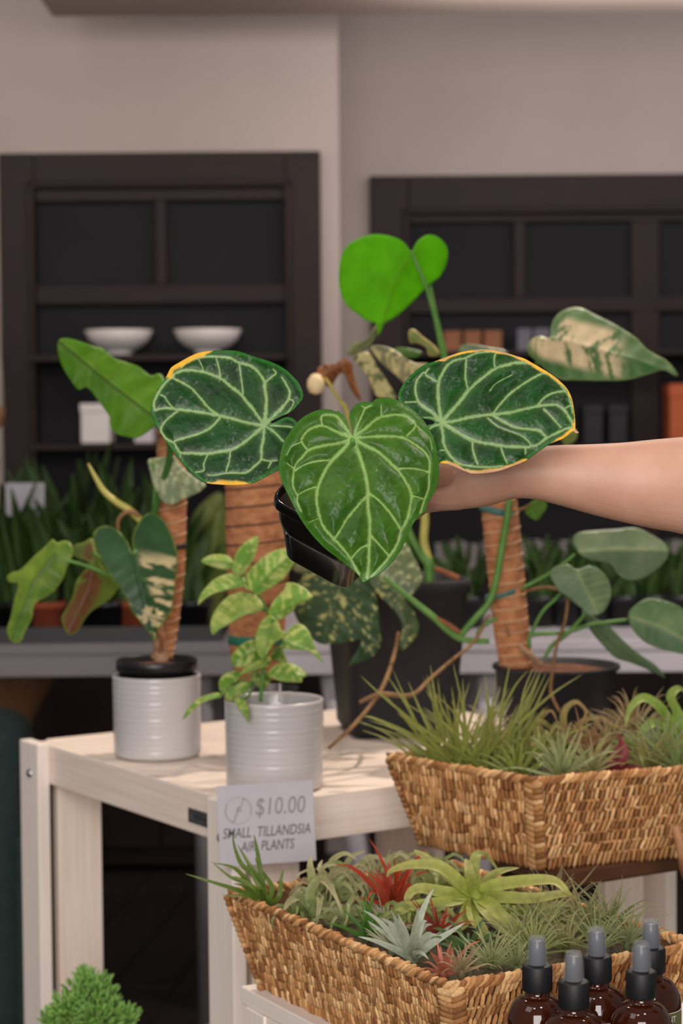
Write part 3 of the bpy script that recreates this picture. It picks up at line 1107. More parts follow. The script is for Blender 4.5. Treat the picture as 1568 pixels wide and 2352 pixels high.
# ---------------- plant 1
Y1 = p1.y
ph = thing('potted_philodendron', 'variegated philodendron on a thin coir pole in a black nursery pot, at the left', 'plant', p1 + Vector((0, 0, 0.012)))
Rn = R1 * 0.93
zb1 = p1.z + 0.0105
zrim = P(362, 1513, Y1).z
Hn = zrim - zb1
lathe('nursery_pot', (p1.x, p1.y, zb1), [(Rn * 0.78, 0), (Rn * 0.80, 0.003), (Rn * 0.93, Hn - 0.016), (Rn * 0.985, Hn - 0.0155), (Rn * 0.99, Hn - 0.001), (Rn * 0.97, Hn), (Rn * 0.95, Hn - 0.002), (Rn * 0.9, Hn - 0.03)], 'black_plastic', ph, 56)
lathe('soil', (p1.x, p1.y, zb1), [(Rn * 0.915, Hn - 0.012), (Rn * 0.6, Hn - 0.009), (0.001, Hn - 0.008)], 'bark_chips', ph, 32)


def coir_pole(parent, pts, rpx, string='string_pale', turns=14, name='coir_pole', strings=True):
    """pts (px,py,Y) bottom to top"""
    q = catmull([P(*p) for p in pts], 10)
    Y = pts[0][2]
    rr = np.interp(np.linspace(0, 1, len(q)), np.linspace(0, 1, len(rpx)), [r * Y / FPX for r in rpx])
    V, Fc = [], []
    n_ = 28
    rnd_ = random.Random(len(q))
    for i, c_ in enumerate(q):
        for k in range(n_):
            a = 2 * math.pi * k / n_
            r = rr[i] * (1 + rnd_.uniform(-0.02, 0.02))
            V.append((c_[0] + r * math.cos(a), c_[1] + r * math.sin(a), c_[2]))
    for i in range(len(q) - 1):
        for k in range(n_):
            Fc.append((i * n_ + k, i * n_ + (k + 1) % n_, (i + 1) * n_ + (k + 1) % n_, (i + 1) * n_ + k))
    Fc.append(tuple(range(n_))[::-1])
    Fc.append(tuple(range((len(q) - 1) * n_, len(q) * n_)))
    pole_ = obj(name, V, Fc, 'coir', parent)
    if strings:
        S = []
        m_ = turns * 16
        for i in range(m_ + 1):
            f = i / m_ * (len(q) - 1)
            j = min(int(f), len(q) - 2)
            u = f - j
            c_ = q[j] * (1 - u) + q[j + 1] * u
            r = (rr[j] * (1 - u) + rr[j + 1] * u) * 1.012
            a = 2 * math.pi * turns * i / m_
            S.append((c_[0] + r * math.cos(a), c_[1] + r * math.sin(a), c_[2]))
        V, Fc = tube_geo(S, [0.0011], 5, 1) if False else tube_geo([S[0], S[1]], [0.001, 0.001], 5)
        # direct tube without resampling
        V, Fc = [], []
        for i, s_ in enumerate(S):
            a = 2 * math.pi * turns * i / m_
            out = Vector((math.cos(a), math.sin(a), 0))
            for k in range(5):
                th = 2 * math.pi * k / 5
                V.append(Vector(s_) + out * (0.0012 * math.cos(th)) + UP * (0.0012 * math.sin(th)))
        for i in range(m_):
            for k in range(5):
                Fc.append((i * 5 + k, i * 5 + (k + 1) % 5, (i + 1) * 5 + (k + 1) % 5, (i + 1) * 5 + k))
        obj('binding_string', V, Fc, string, pole_)

    return pole_


def tie_ring(parent, px, py, Y, rpx, mat, tiltz=0.12, h=0.007):
    c_ = P(px, py, Y)
    r = rpx * Y / FPX
    V, Fc = [], []
    n_ = 28
    for j, (dr, dz) in enumerate(((0, 0), (0.0014, 0.0), (0.0014, h), (0, h))):
        for k in range(n_):
            a = 2 * math.pi * k / n_
            V.append((c_.x + (r + dr) * math.cos(a), c_.y + (r + dr) * math.sin(a), c_.z + dz + tiltz * r * math.cos(a)))
    for j in range(4):
        for k in range(n_):
            j2 = (j + 1) % 4
            Fc.append((j * n_ + k, j * n_ + (k + 1) % n_, j2 * n_ + (k + 1) % n_, j2 * n_ + k))
    obj('tie', V, Fc, mat, parent)


pole1 = coir_pole(ph, [(372, 1512, Y1), (383, 1440, Y1), (393, 1300, Y1), (394, 1165, Y1), (394, 985, Y1)], [24, 26, 32, 34, 34], turns=17)
tie_ring(pole1, 394, 1262, Y1, 34, 'charcoal')
ptube('stem', [(370, 1518, Y1 - 0.025), (366, 1480, Y1 - 0.03), (362, 1430, Y1 - 0.032), (352, 1300, Y1 - 0.03), (345, 1200, Y1 - 0.03)], [17, 15, 12, 9, 8], 'stump', ph, 12)
ptube('stem_sheath', [(366, 1500, Y1 - 0.045), (372, 1470, Y1 - 0.047), (362, 1452, Y1 - 0.045), (352, 1470, Y1 - 0.043)], [3, 7, 6, 3], 'dry_brown', ph, 8)


def c5(pts):
    return crop(pts, 0, 740, 2.94)


leaf('leaf', ph, [(131, 795), (140, 778), (170, 780), (215, 795), (235, 800), (262, 822), (290, 832), (318, 842), (345, 862), (365, 858), (378, 872), (384, 905), (380, 955), (352, 982), (318, 1005), (290, 1003), (265, 995), (252, 975), (250, 955), (225, 920), (200, 890), (180, 895), (160, 870), (140, 835)],
     Y1 - 0.10, [(135, 785), (250, 880), (375, 975)], (92, 150, 20), (116, 172, 34), 5, tilt=(0.2, -0.5), fold=0.25, wave=0.006, vein=(74, 84, 30), veg=(120, 166, 40), vthr=0.66, vfreq=22, ridges=0.0005, mat='leaf_thin', label='bright green wavy leaf')
leaf('leaf', ph, [(213, 1235), (222, 1215), (245, 1208), (270, 1218), (290, 1240), (302, 1268), (306, 1268), (303, 1240), (312, 1210), (330, 1185), (350, 1178), (375, 1195), (392, 1225), (405, 1260), (407, 1290), (402, 1340), (398, 1380), (390, 1410), (375, 1430), (362, 1450), (355, 1472), (340, 1450), (320, 1425), (300, 1400), (292, 1380), (275, 1350), (245, 1310), (225, 1270)],
     Y1 - 0.12, [(305, 1272), (330, 1370), (357, 1465)], (34, 74, 32), (48, 92, 42), 4, tilt=(0.1, -0.35), fold=0.2, droop=0.03, veg=(214, 196, 148), vthr=0.47, vfreq=26,
     region=lambda x, y, md, mp_: sstep(-6, 10, (x - 305) - 0.36 * (y - 1250)) * sstep(1255, 1300, y) + 0.9 * sstep(1375, 1405, y) * (fbm(x / 9, y / 22, 4) > 0.42), edge=(120, 140, 52), ewid=3, seed=3, ridges=0.0003, label='dark green heart-shaped leaf half streaked with cream')
leaf('leaf', ph, c5([(355, 1465), (385, 1490), (420, 1478), (460, 1480), (490, 1520), (488, 1580), (450, 1660), (420, 1740), (350, 1830), (240, 1900), (215, 2000), (170, 2090), (140, 2160), (75, 2155), (45, 2080), (70, 2000), (90, 1900), (120, 1770), (60, 1755), (45, 1720), (80, 1690), (140, 1670), (230, 1580), (310, 1510)]),
     Y1 - 0.06, c5([(380, 1560), (230, 1750), (90, 2140)]), (84, 122, 34), (140, 168, 62), 5, tilt=(-0.15, -0.3), fold=0.45, wave=0.004, vein=(60, 100, 30), seed=5, droop=0.03, edge=(150, 170, 70), ewid=4)
leaf('leaf', ph, c5([(500, 1510), (560, 1490), (620, 1460), (640, 1520), (690, 1640), (740, 1710), (800, 1770), (770, 1840), (700, 1900), (620, 1950), (570, 2010), (530, 2080), (470, 2115), (440, 2080), (415, 2000), (450, 1930), (490, 1850), (520, 1740), (600, 1640), (560, 1600), (500, 1580)]),
     Y1 - 0.01, c5([(640, 1560), (600, 1800), (460, 2090)]), (96, 112, 38), (112, 132, 48), 5, tilt=(0.1, -0.3), fold=0.35, veg=(112, 70, 40), vthr=0.42, vfreq=40, region=lambda x, y, md, mp_: (1 - sstep(16, 34, md)), seed=8, edge=(130, 150, 60), ewid=5, label='drooping leaf with a brown underside patch')
leaf('leaf', ph, c5([(1000, 930), (1080, 915), (1170, 900), (1230, 980), (1330, 1060), (1390, 1100), (1340, 1150), (1250, 1190), (1170, 1230), (1100, 1215), (1060, 1150), (1030, 1080), (1010, 1000)]),
     Y1 - 0.055, c5([(1020, 950), (1200, 1090), (1370, 1105)]), (106, 124, 86), (128, 142, 104), 5, tilt=(0.2, -0.5), fold=0.2, veg=(176, 182, 140), vthr=0.55, vfreq=14, seed=9, label='pale speckled leaf behind the pole')
ptube('petiole', [(378, 978, Y1 - 0.09), (390, 1010, Y1 - 0.075), (388, 1060, Y1 - 0.06), (370, 1120, Y1 - 0.05), (352, 1190, Y1 - 0.04), (350, 1260, Y1 - 0.03)], [6, 8, 8.5, 8, 8, 7], 'stem_dark', ph)
ptube('petiole', [(150, 1287, Y1 - 0.065), (200, 1300, Y1 - 0.06), (250, 1322, Y1 - 0.055), (340, 1370, Y1 - 0.035)], [3, 4, 4, 4], 'stem_green', ph)
ptube('petiole', [(215, 1270, Y1 - 0.012), (260, 1300, Y1 - 0.02), (340, 1350, Y1 - 0.03)], [3, 4, 4], 'stem_green', ph)
ptube('petiole', [(306, 1272, Y1 - 0.12), (320, 1262, Y1 - 0.09), (345, 1280, Y1 - 0.04)], [3, 4, 4], 'stem_green', ph)
ptube('petiole', [(350, 1062, Y1 - 0.055), (356, 1110, Y1 - 0.05), (350, 1200, Y1 - 0.04)], [3, 3, 4], 'stem_green', ph)
ptube('leaf_sheath', [(a_, b2, Y1 - 0.06) for a_, b2 in c5([(595, 955), (640, 1040), (700, 1140), (780, 1210), (860, 1260), (930, 1320), (1000, 1420)])], [2, 5, 7, 8, 9, 9, 5], 'stem_yellow', ph, 10)
ptube('dry_sheath', [(a_, b2, Y1 - 0.07) for a_, b2 in c5([(800, 1410), (798, 1340), (840, 1290), (890, 1280), (940, 1310)])], [3, 5, 5, 6, 4], 'root_brown', ph, 8)

# ---------------- plant 2 (front pot)
p2 = P(631, 1808, 2.76)
p2.z = ZT + 0.0008
Y2 = p2.y
R2 = 114 * Y2 / FPX
ph2 = thing('potted_pothos', 'small lime and cream variegated pothos in a white ribbed pot behind the price card', 'plant', p2)
H2 = P(631, 1604, Y2).z - p2.z
ribbed('pot', p2, R2, H2, ph2)
lathe('soil', p2, [(R2 - 0.0065, H2 - 0.022), (R2 * 0.6, H2 - 0.017), (0.001, H2 - 0.016)], 'soil', ph2, 32)


def c6(pts):
    return crop(pts, 400, 1090, 3.855)


POT = [
    ([(235, 770), (300, 720), (380, 705), (460, 715), (510, 750), (520, 810), (480, 845), (400, 835), (320, 810)], (515, 790), (235, 770), 2, 1),
    ([(510, 830), (530, 740), (570, 660), (640, 590), (730, 545), (750, 590), (730, 680), (690, 770), (630, 860), (600, 890), (530, 870)], (580, 880), (735, 550), 0, 0),
    ([(210, 1160), (225, 1080), (270, 1010), (350, 930), (450, 885), (540, 875), (610, 905), (640, 970), (600, 1000), (480, 1020), (360, 1050), (270, 1100)], (640, 950), (210, 1160), -1, 0),
    ([(620, 1000), (630, 900), (700, 810), (800, 720), (900, 670), (1000, 655), (1060, 690), (1080, 740), (1040, 820), (980, 910), (880, 990), (790, 1040), (740, 1070), (680, 1030)], (690, 1040), (1060, 690), 0, 0),
    ([(340, 1420), (318, 1330), (345, 1230), (410, 1140), (490, 1070), (600, 1040), (700, 1055), (760, 1110), (790, 1180), (740, 1220), (640, 1240), (560, 1280), (460, 1340), (400, 1370)], (790, 1180), (335, 1415), -2, 1),
    ([(830, 1240), (850, 1170), (900, 1090), (970, 1020), (990, 960), (1080, 965), (1160, 1010), (1210, 1060), (1230, 1090), (1170, 1120), (1090, 1150), (1050, 1210), (980, 1260), (920, 1300), (860, 1290)], (860, 1260), (1225, 1085), 0, 0),
    ([(780, 1640), (730, 1560), (715, 1460), (740, 1350), (800, 1270), (860, 1250), (930, 1320), (945, 1370), (1000, 1410), (960, 1450), (900, 1480), (860, 1530), (820, 1600)], (880, 1280), (785, 1630), -3, 1),
    ([(1320, 1660), (1240, 1600), (1170, 1560), (1060, 1550), (970, 1540), (960, 1470), (1000, 1390), (1060, 1330), (1120, 1325), (1180, 1370), (1220, 1450), (1260, 1550)], (970, 1480), (1310, 1650), 0, -1),
    ([(500, 1640), (530, 1570), (600, 1500), (680, 1460), (720, 1470), (740, 1560), (760, 1640), (680, 1690), (600, 1710), (530, 1700)], (750, 1560), (505, 1660), 0, -1),
    ([(570, 1780), (640, 1700), (740, 1640), (830, 1610), (860, 1640), (815, 1672), (840, 1700), (760, 1720), (660, 1750)], (850, 1660), (575, 1780), -3, 1),
    ([(830, 1760), (880, 1700), (960, 1665), (1060, 1680), (1140, 1730), (1175, 1780), (1135, 1802), (1128, 1840), (1040, 1840), (940, 1830), (860, 1800)], (840, 1770), (1150, 1790), -1, 0),
    ([(400, 1900), (395, 1830), (440, 1770), (520, 1740), (570, 1740), (590, 1780), (560, 1830), (500, 1870), (450, 1930), (420, 1940)], (590, 1760), (410, 1920), -1, -1),
    ([(450, 1990), (460, 1920), (520, 1870), (600, 1840), (660, 1830), (680, 1870), (640, 1920), (560, 1960), (500, 2005)], (670, 1850), (460, 1990), -3, 0),
    ([(80, 2170), (110, 2090), (190, 2000), (290, 1950), (390, 1930), (420, 1970), (340, 1990), (250, 2020), (170, 2080)], (415, 1950), (85, 2160), -5, 0),
    ([(530, 1990), (590, 1970), (640, 2010), (665, 2090), (660, 2195), (620, 2140), (570, 2070)], (590, 1980), (655, 2185), -6, 0),
    ([(850, 1620), (900, 1540), (960, 1500), (970, 1580), (1000, 1650), (950, 1680), (900, 1650)], (940, 1530), (920, 1660), 2, -1),
    ([(680, 1800), (720, 1750), (780, 1760), (850, 1790), (840, 1850), (780, 1900), (720, 1860)], (800, 1760), (770, 1890), 1, -1),
]
for i, (o_, a_, b2, dz, tone) in enumerate(POT):
    g1, g2 = ((104, 152, 52), (132, 174, 74)) if tone == 0 else (((128, 162, 66), (158, 182, 92)) if tone > 0 else ((88, 138, 34), (112, 158, 46)))
    leaf('leaf', ph2, c6(o_), Y2 - 0.01 + dz * 0.012, c6([a_, ((a_[0] + b2[0]) / 2, (a_[1] + b2[1]) / 2 - 12), b2]), g1, g2, 4, tilt=(0.1, -0.55), fold=0.45, droop=0.01,
         veg=(184, 196, 108), vthr=0.56, vfreq=15, edge=(172, 186, 92), ewid=4, seed=i * 3 + 1, vein=(96, 146, 50))
    pa = c6([a_])[0]
    st = c6([(760, 1700)])[0] if a_[1] > 1500 else c6([(840, a_[1] + 90)])[0]
    if a_[1] < 1300:
        st = c6([(620 + (a_[1] - 870) * 0.55, a_[1] + 30)])[0]
    ptube('petiole', [(pa[0], pa[1], Y2 - 0.01 + dz * 0.012), ((pa[0] + st[0]) / 2, (pa[1] + st[1]) / 2 + 3, Y2 - 0.008 + dz * 0.008), (st[0], st[1], Y2 - 0.002)], [2, 2, 2], 'stem_green', ph2, 6)
ptube('stem', [(a_, b2, Y2) for a_, b2 in c6([(600, 850), (650, 930), (740, 1060), (830, 1230), (880, 1400), (820, 1600), (780, 1800), (765, 2010)])], [3, 3.5, 4, 4, 4, 4, 5, 5], 'stem_green', ph2)
ptube('stem', [(a_, b2, Y2 + 0.02) for a_, b2 in c6([(935, 1850), (935, 1920), (930, 2010)])], [2.5, 3, 3], 'bench_white', ph2)
ptube('stem', [(a_, b2, Y2 - 0.03) for a_, b2 in c6([(690, 1840), (680, 1920), (640, 1980), (600, 1985)])], [2.5, 3, 3, 2], 'stem_green', ph2)

# ---------------- wide coir pole plant behind the pothos
Y2b = 3.02
cpb = P(600, 1700, Y2b)
cpb.z = ZT + 0.0008
ph2b = thing('coir_pole_plant', 'wide coir pole with dark cords in a small black pot, behind the pothos', 'plant', cpb)
Hb = 0.10
lathe('nursery_pot', cpb, [(0.042, 0), (0.045, 0.003), (0.053, Hb - 0.012), (0.057, Hb - 0.012), (0.057, Hb), (0.053, Hb), (0.05, Hb - 0.03)], 'black_plastic', ph2b, 40)
lathe('soil', cpb, [(0.0515, Hb - 0.012), (0.001, Hb - 0.008)], 'soil', ph2b, 24)
pole2 = coir_pole(ph2b, [(590, 1560, Y2b), (586, 1500, Y2b), (590, 1420, Y2b), (592, 1250, Y2b), (592, 1060, Y2b)], [46, 58, 66, 74, 76], strings=False)
for py, rp in ((1118, 75), (1160, 75), (1202, 74.5), (1245, 74), (1290, 73), (1340, 71), (1390, 69)):
    tie_ring(pole2, 592, py, Y2b, rp, 'string_dark', 0.10, 0.0022)
tie_ring(pole2, 587, 1478, Y2b, 61, 'tie_green', 0.0, 0.014)

# ---------------- plant 3 : speckled monstera in tall charcoal pot
Y3 = 3.25
b3 = P(907, 1655, Y3)
b3.z = ZT + 0.0008
ph3 = thing('potted_monstera', 'cream-speckled monstera with withered flower in a tall charcoal square pot', 'plant', b3)
zt3 = P(907, 1325, Y3).z
Ht = zt3 - b3.z
rt = 150 * Y3 / FPX
rb3 = 122 * Y3 / FPX
lathe('pot', b3, [(rb3 * 0.9, 0), (rb3 * 0.92, 0.002), (rb3, 0.012), (rb3 * 1.0, 0.03), (rt * 0.98, Ht - 0.02), (rt * 1.03, Ht - 0.02), (rt * 1.03, Ht), (rt * 0.96, Ht), (rt * 0.93, Ht - 0.04)], 'charcoal', ph3, 64, sq=True, rot=0.18)
lathe('soil', b3, [(rt * 0.945, Ht - 0.025), (0.001, Ht - 0.02)], 'bark_chips', ph3, 64, sq=True, rot=0.18)


def c8(pts):
    return crop(pts, 660, 1140, 1.727)


def c7(pts):
    return crop(pts, 660, 520, 1.727)


spk = dict(veg=(196, 194, 120), vthr=0.66, vfreq=9)
leaf('leaf', ph3, c8([(20, 420), (40, 350), (80, 300), (150, 270), (250, 255), (330, 310), (350, 380), (370, 520), (365, 600), (330, 640), (245, 670), (275, 610), (290, 570), (200, 585), (120, 580), (60, 520), (30, 470)]),
     Y3 - 0.20, c8([(230, 270), (190, 420), (140, 570)]), (46, 74, 40), (66, 92, 54), 5, tilt=(0.0, -0.3), fold=0.25, seed=2, ridges=0.0008, **spk)
leaf('leaf', ph3, c8([(320, 300), (370, 320), (430, 380), (490, 440), (520, 510), (510, 560), (460, 610), (442, 590), (455, 520), (420, 450), (370, 400), (330, 350)]),
     Y3 - 0.19, c8([(330, 310), (440, 420), (480, 540)]), (56, 82, 50), (96, 114, 74), 5, tilt=(0.2, -0.2), fold=0.3, seed=4, **spk)
leaf('leaf', ph3, c8([(250, 200), (400, 180), (470, 190), (520, 280), (532, 340), (480, 400), (420, 400), (370, 350), (300, 290)]),
     Y3 - 0.16, c8([(300, 210), (420, 300), (520, 360)]), (84, 104, 66), (120, 134, 92), 6, tilt=(0.0, -0.4), fold=0.2, seed=6, veg=(196, 198, 150), vthr=0.57, vfreq=10)
leaf('leaf', ph3, c8([(20, 290), (60, 240), (120, 230), (190, 250), (160, 290), (90, 310)]), Y3 - 0.15, c8([(180, 250), (30, 285)]), (140, 146, 104), (180, 180, 132), 7, fold=0.3, seed=7)
# upper withered cluster
leaf('leaf', ph3, c7([(235, 500), (260, 462), (310, 448), (350, 393), (372, 400), (332, 470), (290, 502), (250, 512)]), Y3 - 0.10, c7([(240, 505), (365, 398)]), (116, 122, 84), (150, 148, 106), 4, fold=0.35, seed=12, tilt=(0.3, -0.2))
vg = dict(veg=(208, 196, 140), vthr=0.5, vfreq=14)
leaf('leaf', ph3, c7([(262, 520), (320, 500), (360, 560), (400, 620), (432, 680), (390, 682), (350, 670), (320, 600), (290, 560)]), Y3 - 0.12, c7([(280, 515), (420, 680)]), (96, 110, 62), (122, 130, 80), 4, fold=0.35, seed=13, **vg)
leaf('leaf', ph3, c7([(330, 480), (380, 475), (440, 500), (500, 540), (560, 545), (540, 590), (480, 632), (430, 590), (370, 540)]), Y3 - 0.11, c7([(335, 483), (540, 575)]), (128, 128, 92), (160, 152, 114), 4, fold=0.3, seed=14, **vg)
leaf('leaf', ph3, c7([(480, 420), (500, 408), (540, 440), (590, 480), (602, 512), (560, 512), (550, 480), (510, 462), (486, 462)]), Y3 - 0.10, c7([(485, 430), (595, 505)]), (122, 138, 66), (150, 158, 90), 4, fold=0.4, seed=15, edge=(200, 180, 110), ewid=4)
leaf('leaf', ph3, c7([(410, 490), (460, 480), (535, 500), (505, 522), (440, 512)]), Y3 - 0.06, c7([(412, 492), (530, 503)]), (70, 108, 40), (86, 124, 50), 4, fold=0.3, seed=16)
leaf('withered_spathe', ph3, c7([(118, 565), (150, 548), (190, 545), (222, 525), (255, 545), (262, 590), (292, 692), (252, 645), (222, 580), (195, 600), (168, 640), (128, 605)]), Y3 - 0.11, c7([(240, 535), (140, 590)]), (122, 66, 38), (176, 118, 72), 4, fold=0.6, seed=17, wave=0.01, label='curled dry brown spathe')
cbud = P(*c7([(112, 625)])[0], Y3 - 0.12)
V, Fc = lathe_geo((cbud.x, cbud.y, cbud.z - 0.016), [(0.002, 0), (0.010, 0.003), (0.0135, 0.012), (0.0125, 0.022), (0.007, 0.030), (0.001, 0.032)], 16)
obj('bud', V, Fc, 'cream_bud', ph3)
ptube('flower_stalk', [(*c7([(150, 600)])[0], Y3 - 0.115), (*c7([(170, 630)])[0], Y3 - 0.115), (*c7([(205, 690)])[0], Y3 - 0.11), (*c7([(240, 760)])[0], Y3 - 0.1), (820, 1150, Y3 - 0.05), (890, 1330, Y3)], [3, 4, 4, 5, 5, 6], 'stem_yellow', ph3)
ptube('petiole', [(820, 815, Y3 - 0.1), (870, 900, Y3 - 0.08), (920, 1100, Y3 - 0.03), (940, 1335, Y3)], [3, 5, 6, 8], 'stem_green', ph3)
ptube('petiole', [(a_, b2, Y3 - 0.10) for a_, b2 in c8([(540, 20), (545, 100), (540, 180), (556, 262)])], [9, 10, 10, 13], 'stem_yellow', ph3, 12)
ptube('petiole', [(a_, b2, Y3 - 0.11) for a_, b2 in c8([(470, 110), (500, 180), (535, 240), (560, 270), (560, 340)])], [8, 9, 10, 13, 12], 'stem_green', ph3, 12)
for s_, e_ in (((230, 270), (520, 330)), ((330, 308), (530, 330)), ((300, 210), (500, 250)), ((180, 250), (500, 300))):
    a_ = c8([s_])[0]
    b2 = c8([e_])[0]
    ptube('petiole', [(*a_, Y3 - 0.17), ((a_[0] + b2[0]) / 2, (a_[1] + b2[1]) / 2 - 25, Y3 - 0.14), (*b2, Y3 - 0.07), (b2[0] + 10, b2[1] + 60, Y3 - 0.02)], [3, 4, 5, 5], 'stem_green', ph3)
ptube('dry_stub', [(a_, b2, Y3 - 0.10) for a_, b2 in c8([(555, 275), (610, 295), (680, 325)])], [5, 6, 7], 'dry_brown', ph3)
ptube('aerial_root', [(*c8([(440, 540)])[0], Y3 - 0.165), (*c8([(420, 640)])[0], Y3 - 0.19), (*c8([(370, 770)])[0], Y3 - 0.28), (*c8([(270, 900)])[0], 2.90), (755, 1718, 2.86)], [4, 5, 5, 5, 4], 'root_brown', ph3)

# ---------------- plant 4 : climbing philodendron on leaning pole, round black pot
Y4 = 3.08
b4 = P(1277, 1700, Y4)
b4.z = ZT + 0.0008
ph4 = thing('climbing_philodendron', 'climbing philodendron on a leaning coir pole in a round black nursery pot', 'plant', b4)
H4 = P(1277, 1526, Y4).z - b4.z
R4 = 147 * Y4 / FPX
lathe('nursery_pot', b4, [(R4 * 0.78, 0), (R4 * 0.8, 0.003), (R4 * 0.87, H4 - 0.034), (R4 * 0.93, H4 - 0.033), (R4 * 0.95, H4 - 0.006), (R4, H4 - 0.005), (R4, H4), (R4 * 0.96, H4), (R4 * 0.93, H4 - 0.02)], 'charcoal', ph4, 64)
lathe('soil', b4, [(R4 * 0.945, H4 - 0.012), (R4 * 0.5, H4 - 0.004), (0.001, H4 - 0.003)], 'bark_chips', ph4, 40)
pole4 = coir_pole(ph4, [(1186, 1532, Y4 - 0.01), (1172, 1430, Y4 - 0.01), (1160, 1300, Y4 - 0.01), (1146, 1160, Y4 - 0.01), (1130, 985, Y4 - 0.01)], [39, 41, 42, 42, 42], turns=18)
tie_ring(pole4, 1144, 1182, Y4 - 0.01, 43, 'tie_teal', -0.25, 0.010)
tie_ring(pole4, 1158, 1366, Y4 - 0.01, 43, 'tie_teal', 0.35, 0.007)
leaf('leaf', ph4, [(945, 579), (925, 555), (895, 542), (860, 538), (830, 545), (800, 562), (783, 590), (778, 630), (780, 665), (795, 700), (820, 720), (845, 738), (864, 744), (869, 772), (882, 744), (905, 730), (935, 705), (965, 675), (985, 655), (1010, 635), (1025, 605), (1028, 575), (1018, 555), (1000, 542), (980, 540), (960, 552), (949, 570)],
     Y4 - 0.02, [(945, 580), (905, 655), (870, 765)], (110, 186, 20), (122, 200, 28), 6, tilt=(0.15, 0.45), fold=0.12, vein=(120, 172, 44), seed=21, mat='leaf_thin', label='bright green backlit heart-shaped leaf')
ptube('petiole', [(945, 577, Y4 - 0.03), (958, 610, Y4 - 0.035), (977, 655, Y4 - 0.03), (1000, 730, Y4 - 0.02), (1016, 800, Y4 - 0.01), (1040, 900, Y4), (1110, 1040, Y4)], [3.5, 4, 4.5, 7, 9, 9, 9], 'stem_green', ph4)
ptube('petiole', [(988, 655, Y4 - 0.005), (994, 695, Y4 - 0.01), (1010, 770, Y4 - 0.01), (1025, 840, Y4)], [3, 5, 6, 7], 'stem_green', ph4)
leaf('leaf', ph4, c7([(950, 480), (970, 445), (1000, 435), (1040, 440), (1045, 400), (1060, 360), (1090, 335), (1130, 322), (1170, 325), (1220, 350), (1300, 390), (1380, 440), (1430, 490), (1500, 530), (1530, 560), (1550, 592), (1530, 590), (1490, 570), (1420, 590), (1340, 610), (1240, 612), (1150, 610), (1090, 608), (1050, 590), (1000, 545), (960, 510)]),
     Y4 - 0.14, c7([(1050, 442), (1200, 480), (1380, 530), (1545, 588)]), (52, 98, 40), (86, 122, 66), 5, tilt=(0.1, -0.75), fold=0.16, veg=(206, 186, 146), vthr=0.52, vfreq=30, seed=22, ridges=0.0004, edge=(104, 124, 66), ewid=3,
     region=lambda x, y, md, mp_: (1 - sstep(40, 62, md)) * (1 - sstep(1400, 1450, x)), label='big pointed leaf with a pale streaked centre')
ptube('petiole', [(*c7([(1055, 445)])[0], Y4 - 0.135), (*c7([(1000, 520)])[0], Y4 - 0.10), (1190, 960, Y4 - 0.05), (1150, 1060, Y4 - 0.04)], [4, 5, 6, 7], 'stem_green', ph4)
leaf('leaf', ph4, c7([(680, 480), (720, 467), (800, 478), (872, 495), (850, 525), (700, 520)]), Y4 - 0.03, c7([(690, 490), (865, 500)]), (110, 128, 92), (130, 146, 110), 5, fold=0.3, seed=23)
ptube('petiole', [(*c7([(690, 492)])[0], Y4 - 0.03), (1075, 860, Y4 - 0.02), (1110, 1010, Y4 - 0.01)], [3, 4, 5], 'stem_green', ph4)
rl = dict(fold=0.2, ridges=0.00025, vein=(150, 166, 110))
leaf('leaf', ph4, c8([(1130, 180), (1150, 145), (1220, 135), (1300, 130), (1380, 125), (1440, 150), (1500, 190), (1512, 230), (1480, 280), (1420, 320), (1360, 335), (1310, 310), (1280, 270), (1200, 250), (1160, 230)]),
     Y4 - 0.08, c8([(1140, 225), (1300, 210), (1505, 215)]), (88, 112, 74), (116, 134, 96), 5, tilt=(0.1, -0.6), seed=24, label='grey-green leaf below the arm', **rl)
leaf('leaf', ph4, c8([(1040, 310), (1060, 280), (1110, 270), (1150, 290), (1200, 275), (1250, 300), (1280, 350), (1280, 410), (1250, 460), (1200, 475), (1160, 440), (1110, 400), (1070, 370)]),
     Y4 - 0.12, c8([(1145, 295), (1190, 380), (1230, 465)]), (92, 120, 80), (116, 140, 98), 5, tilt=(0.1, -0.4), seed=25, **rl)
leaf('leaf', ph4, c8([(1350, 470), (1380, 430), (1430, 405), (1500, 415), (1560, 440), (1620, 500), (1640, 570), (1600, 625), (1500, 610), (1420, 580), (1370, 530)]),
     Y4 - 0.10, c8([(1360, 480), (1480, 520), (1630, 600)]), (76, 112, 60), (98, 130, 80), 5, tilt=(0.0, -0.5), seed=26, **rl)
leaf('leaf', ph4, c8([(1165, 455), (1230, 485), (1280, 520), (1340, 580), (1400, 630), (1460, 670), (1500, 722), (1440, 692), (1360, 660), (1300, 640), (1250, 590), (1200, 530)]),
     Y4 - 0.07, c8([(1180, 465), (1300, 580), (1495, 715)]), (84, 112, 74), (104, 128, 90), 5, tilt=(0.2, -0.2), seed=27, fold=0.5)
leaf('leaf', ph4, c8([(940, 60), (970, 20), (1010, 10), (1030, 35), (1012, 70), (985, 97)]), Y4 - 0.02, c8([(960, 30), (985, 95)]), (84, 124, 38), (100, 140, 50), 4, fold=0.3, seed=28)
leaf('leaf', ph4, [(1285, 1000), (1305, 985), (1325, 990), (1322, 1010), (1300, 1024)], Y4 - 0.02, [(1290, 1005), (1320, 992)], (110, 130, 60), (140, 150, 80), 4, fold=0.3, seed=29)
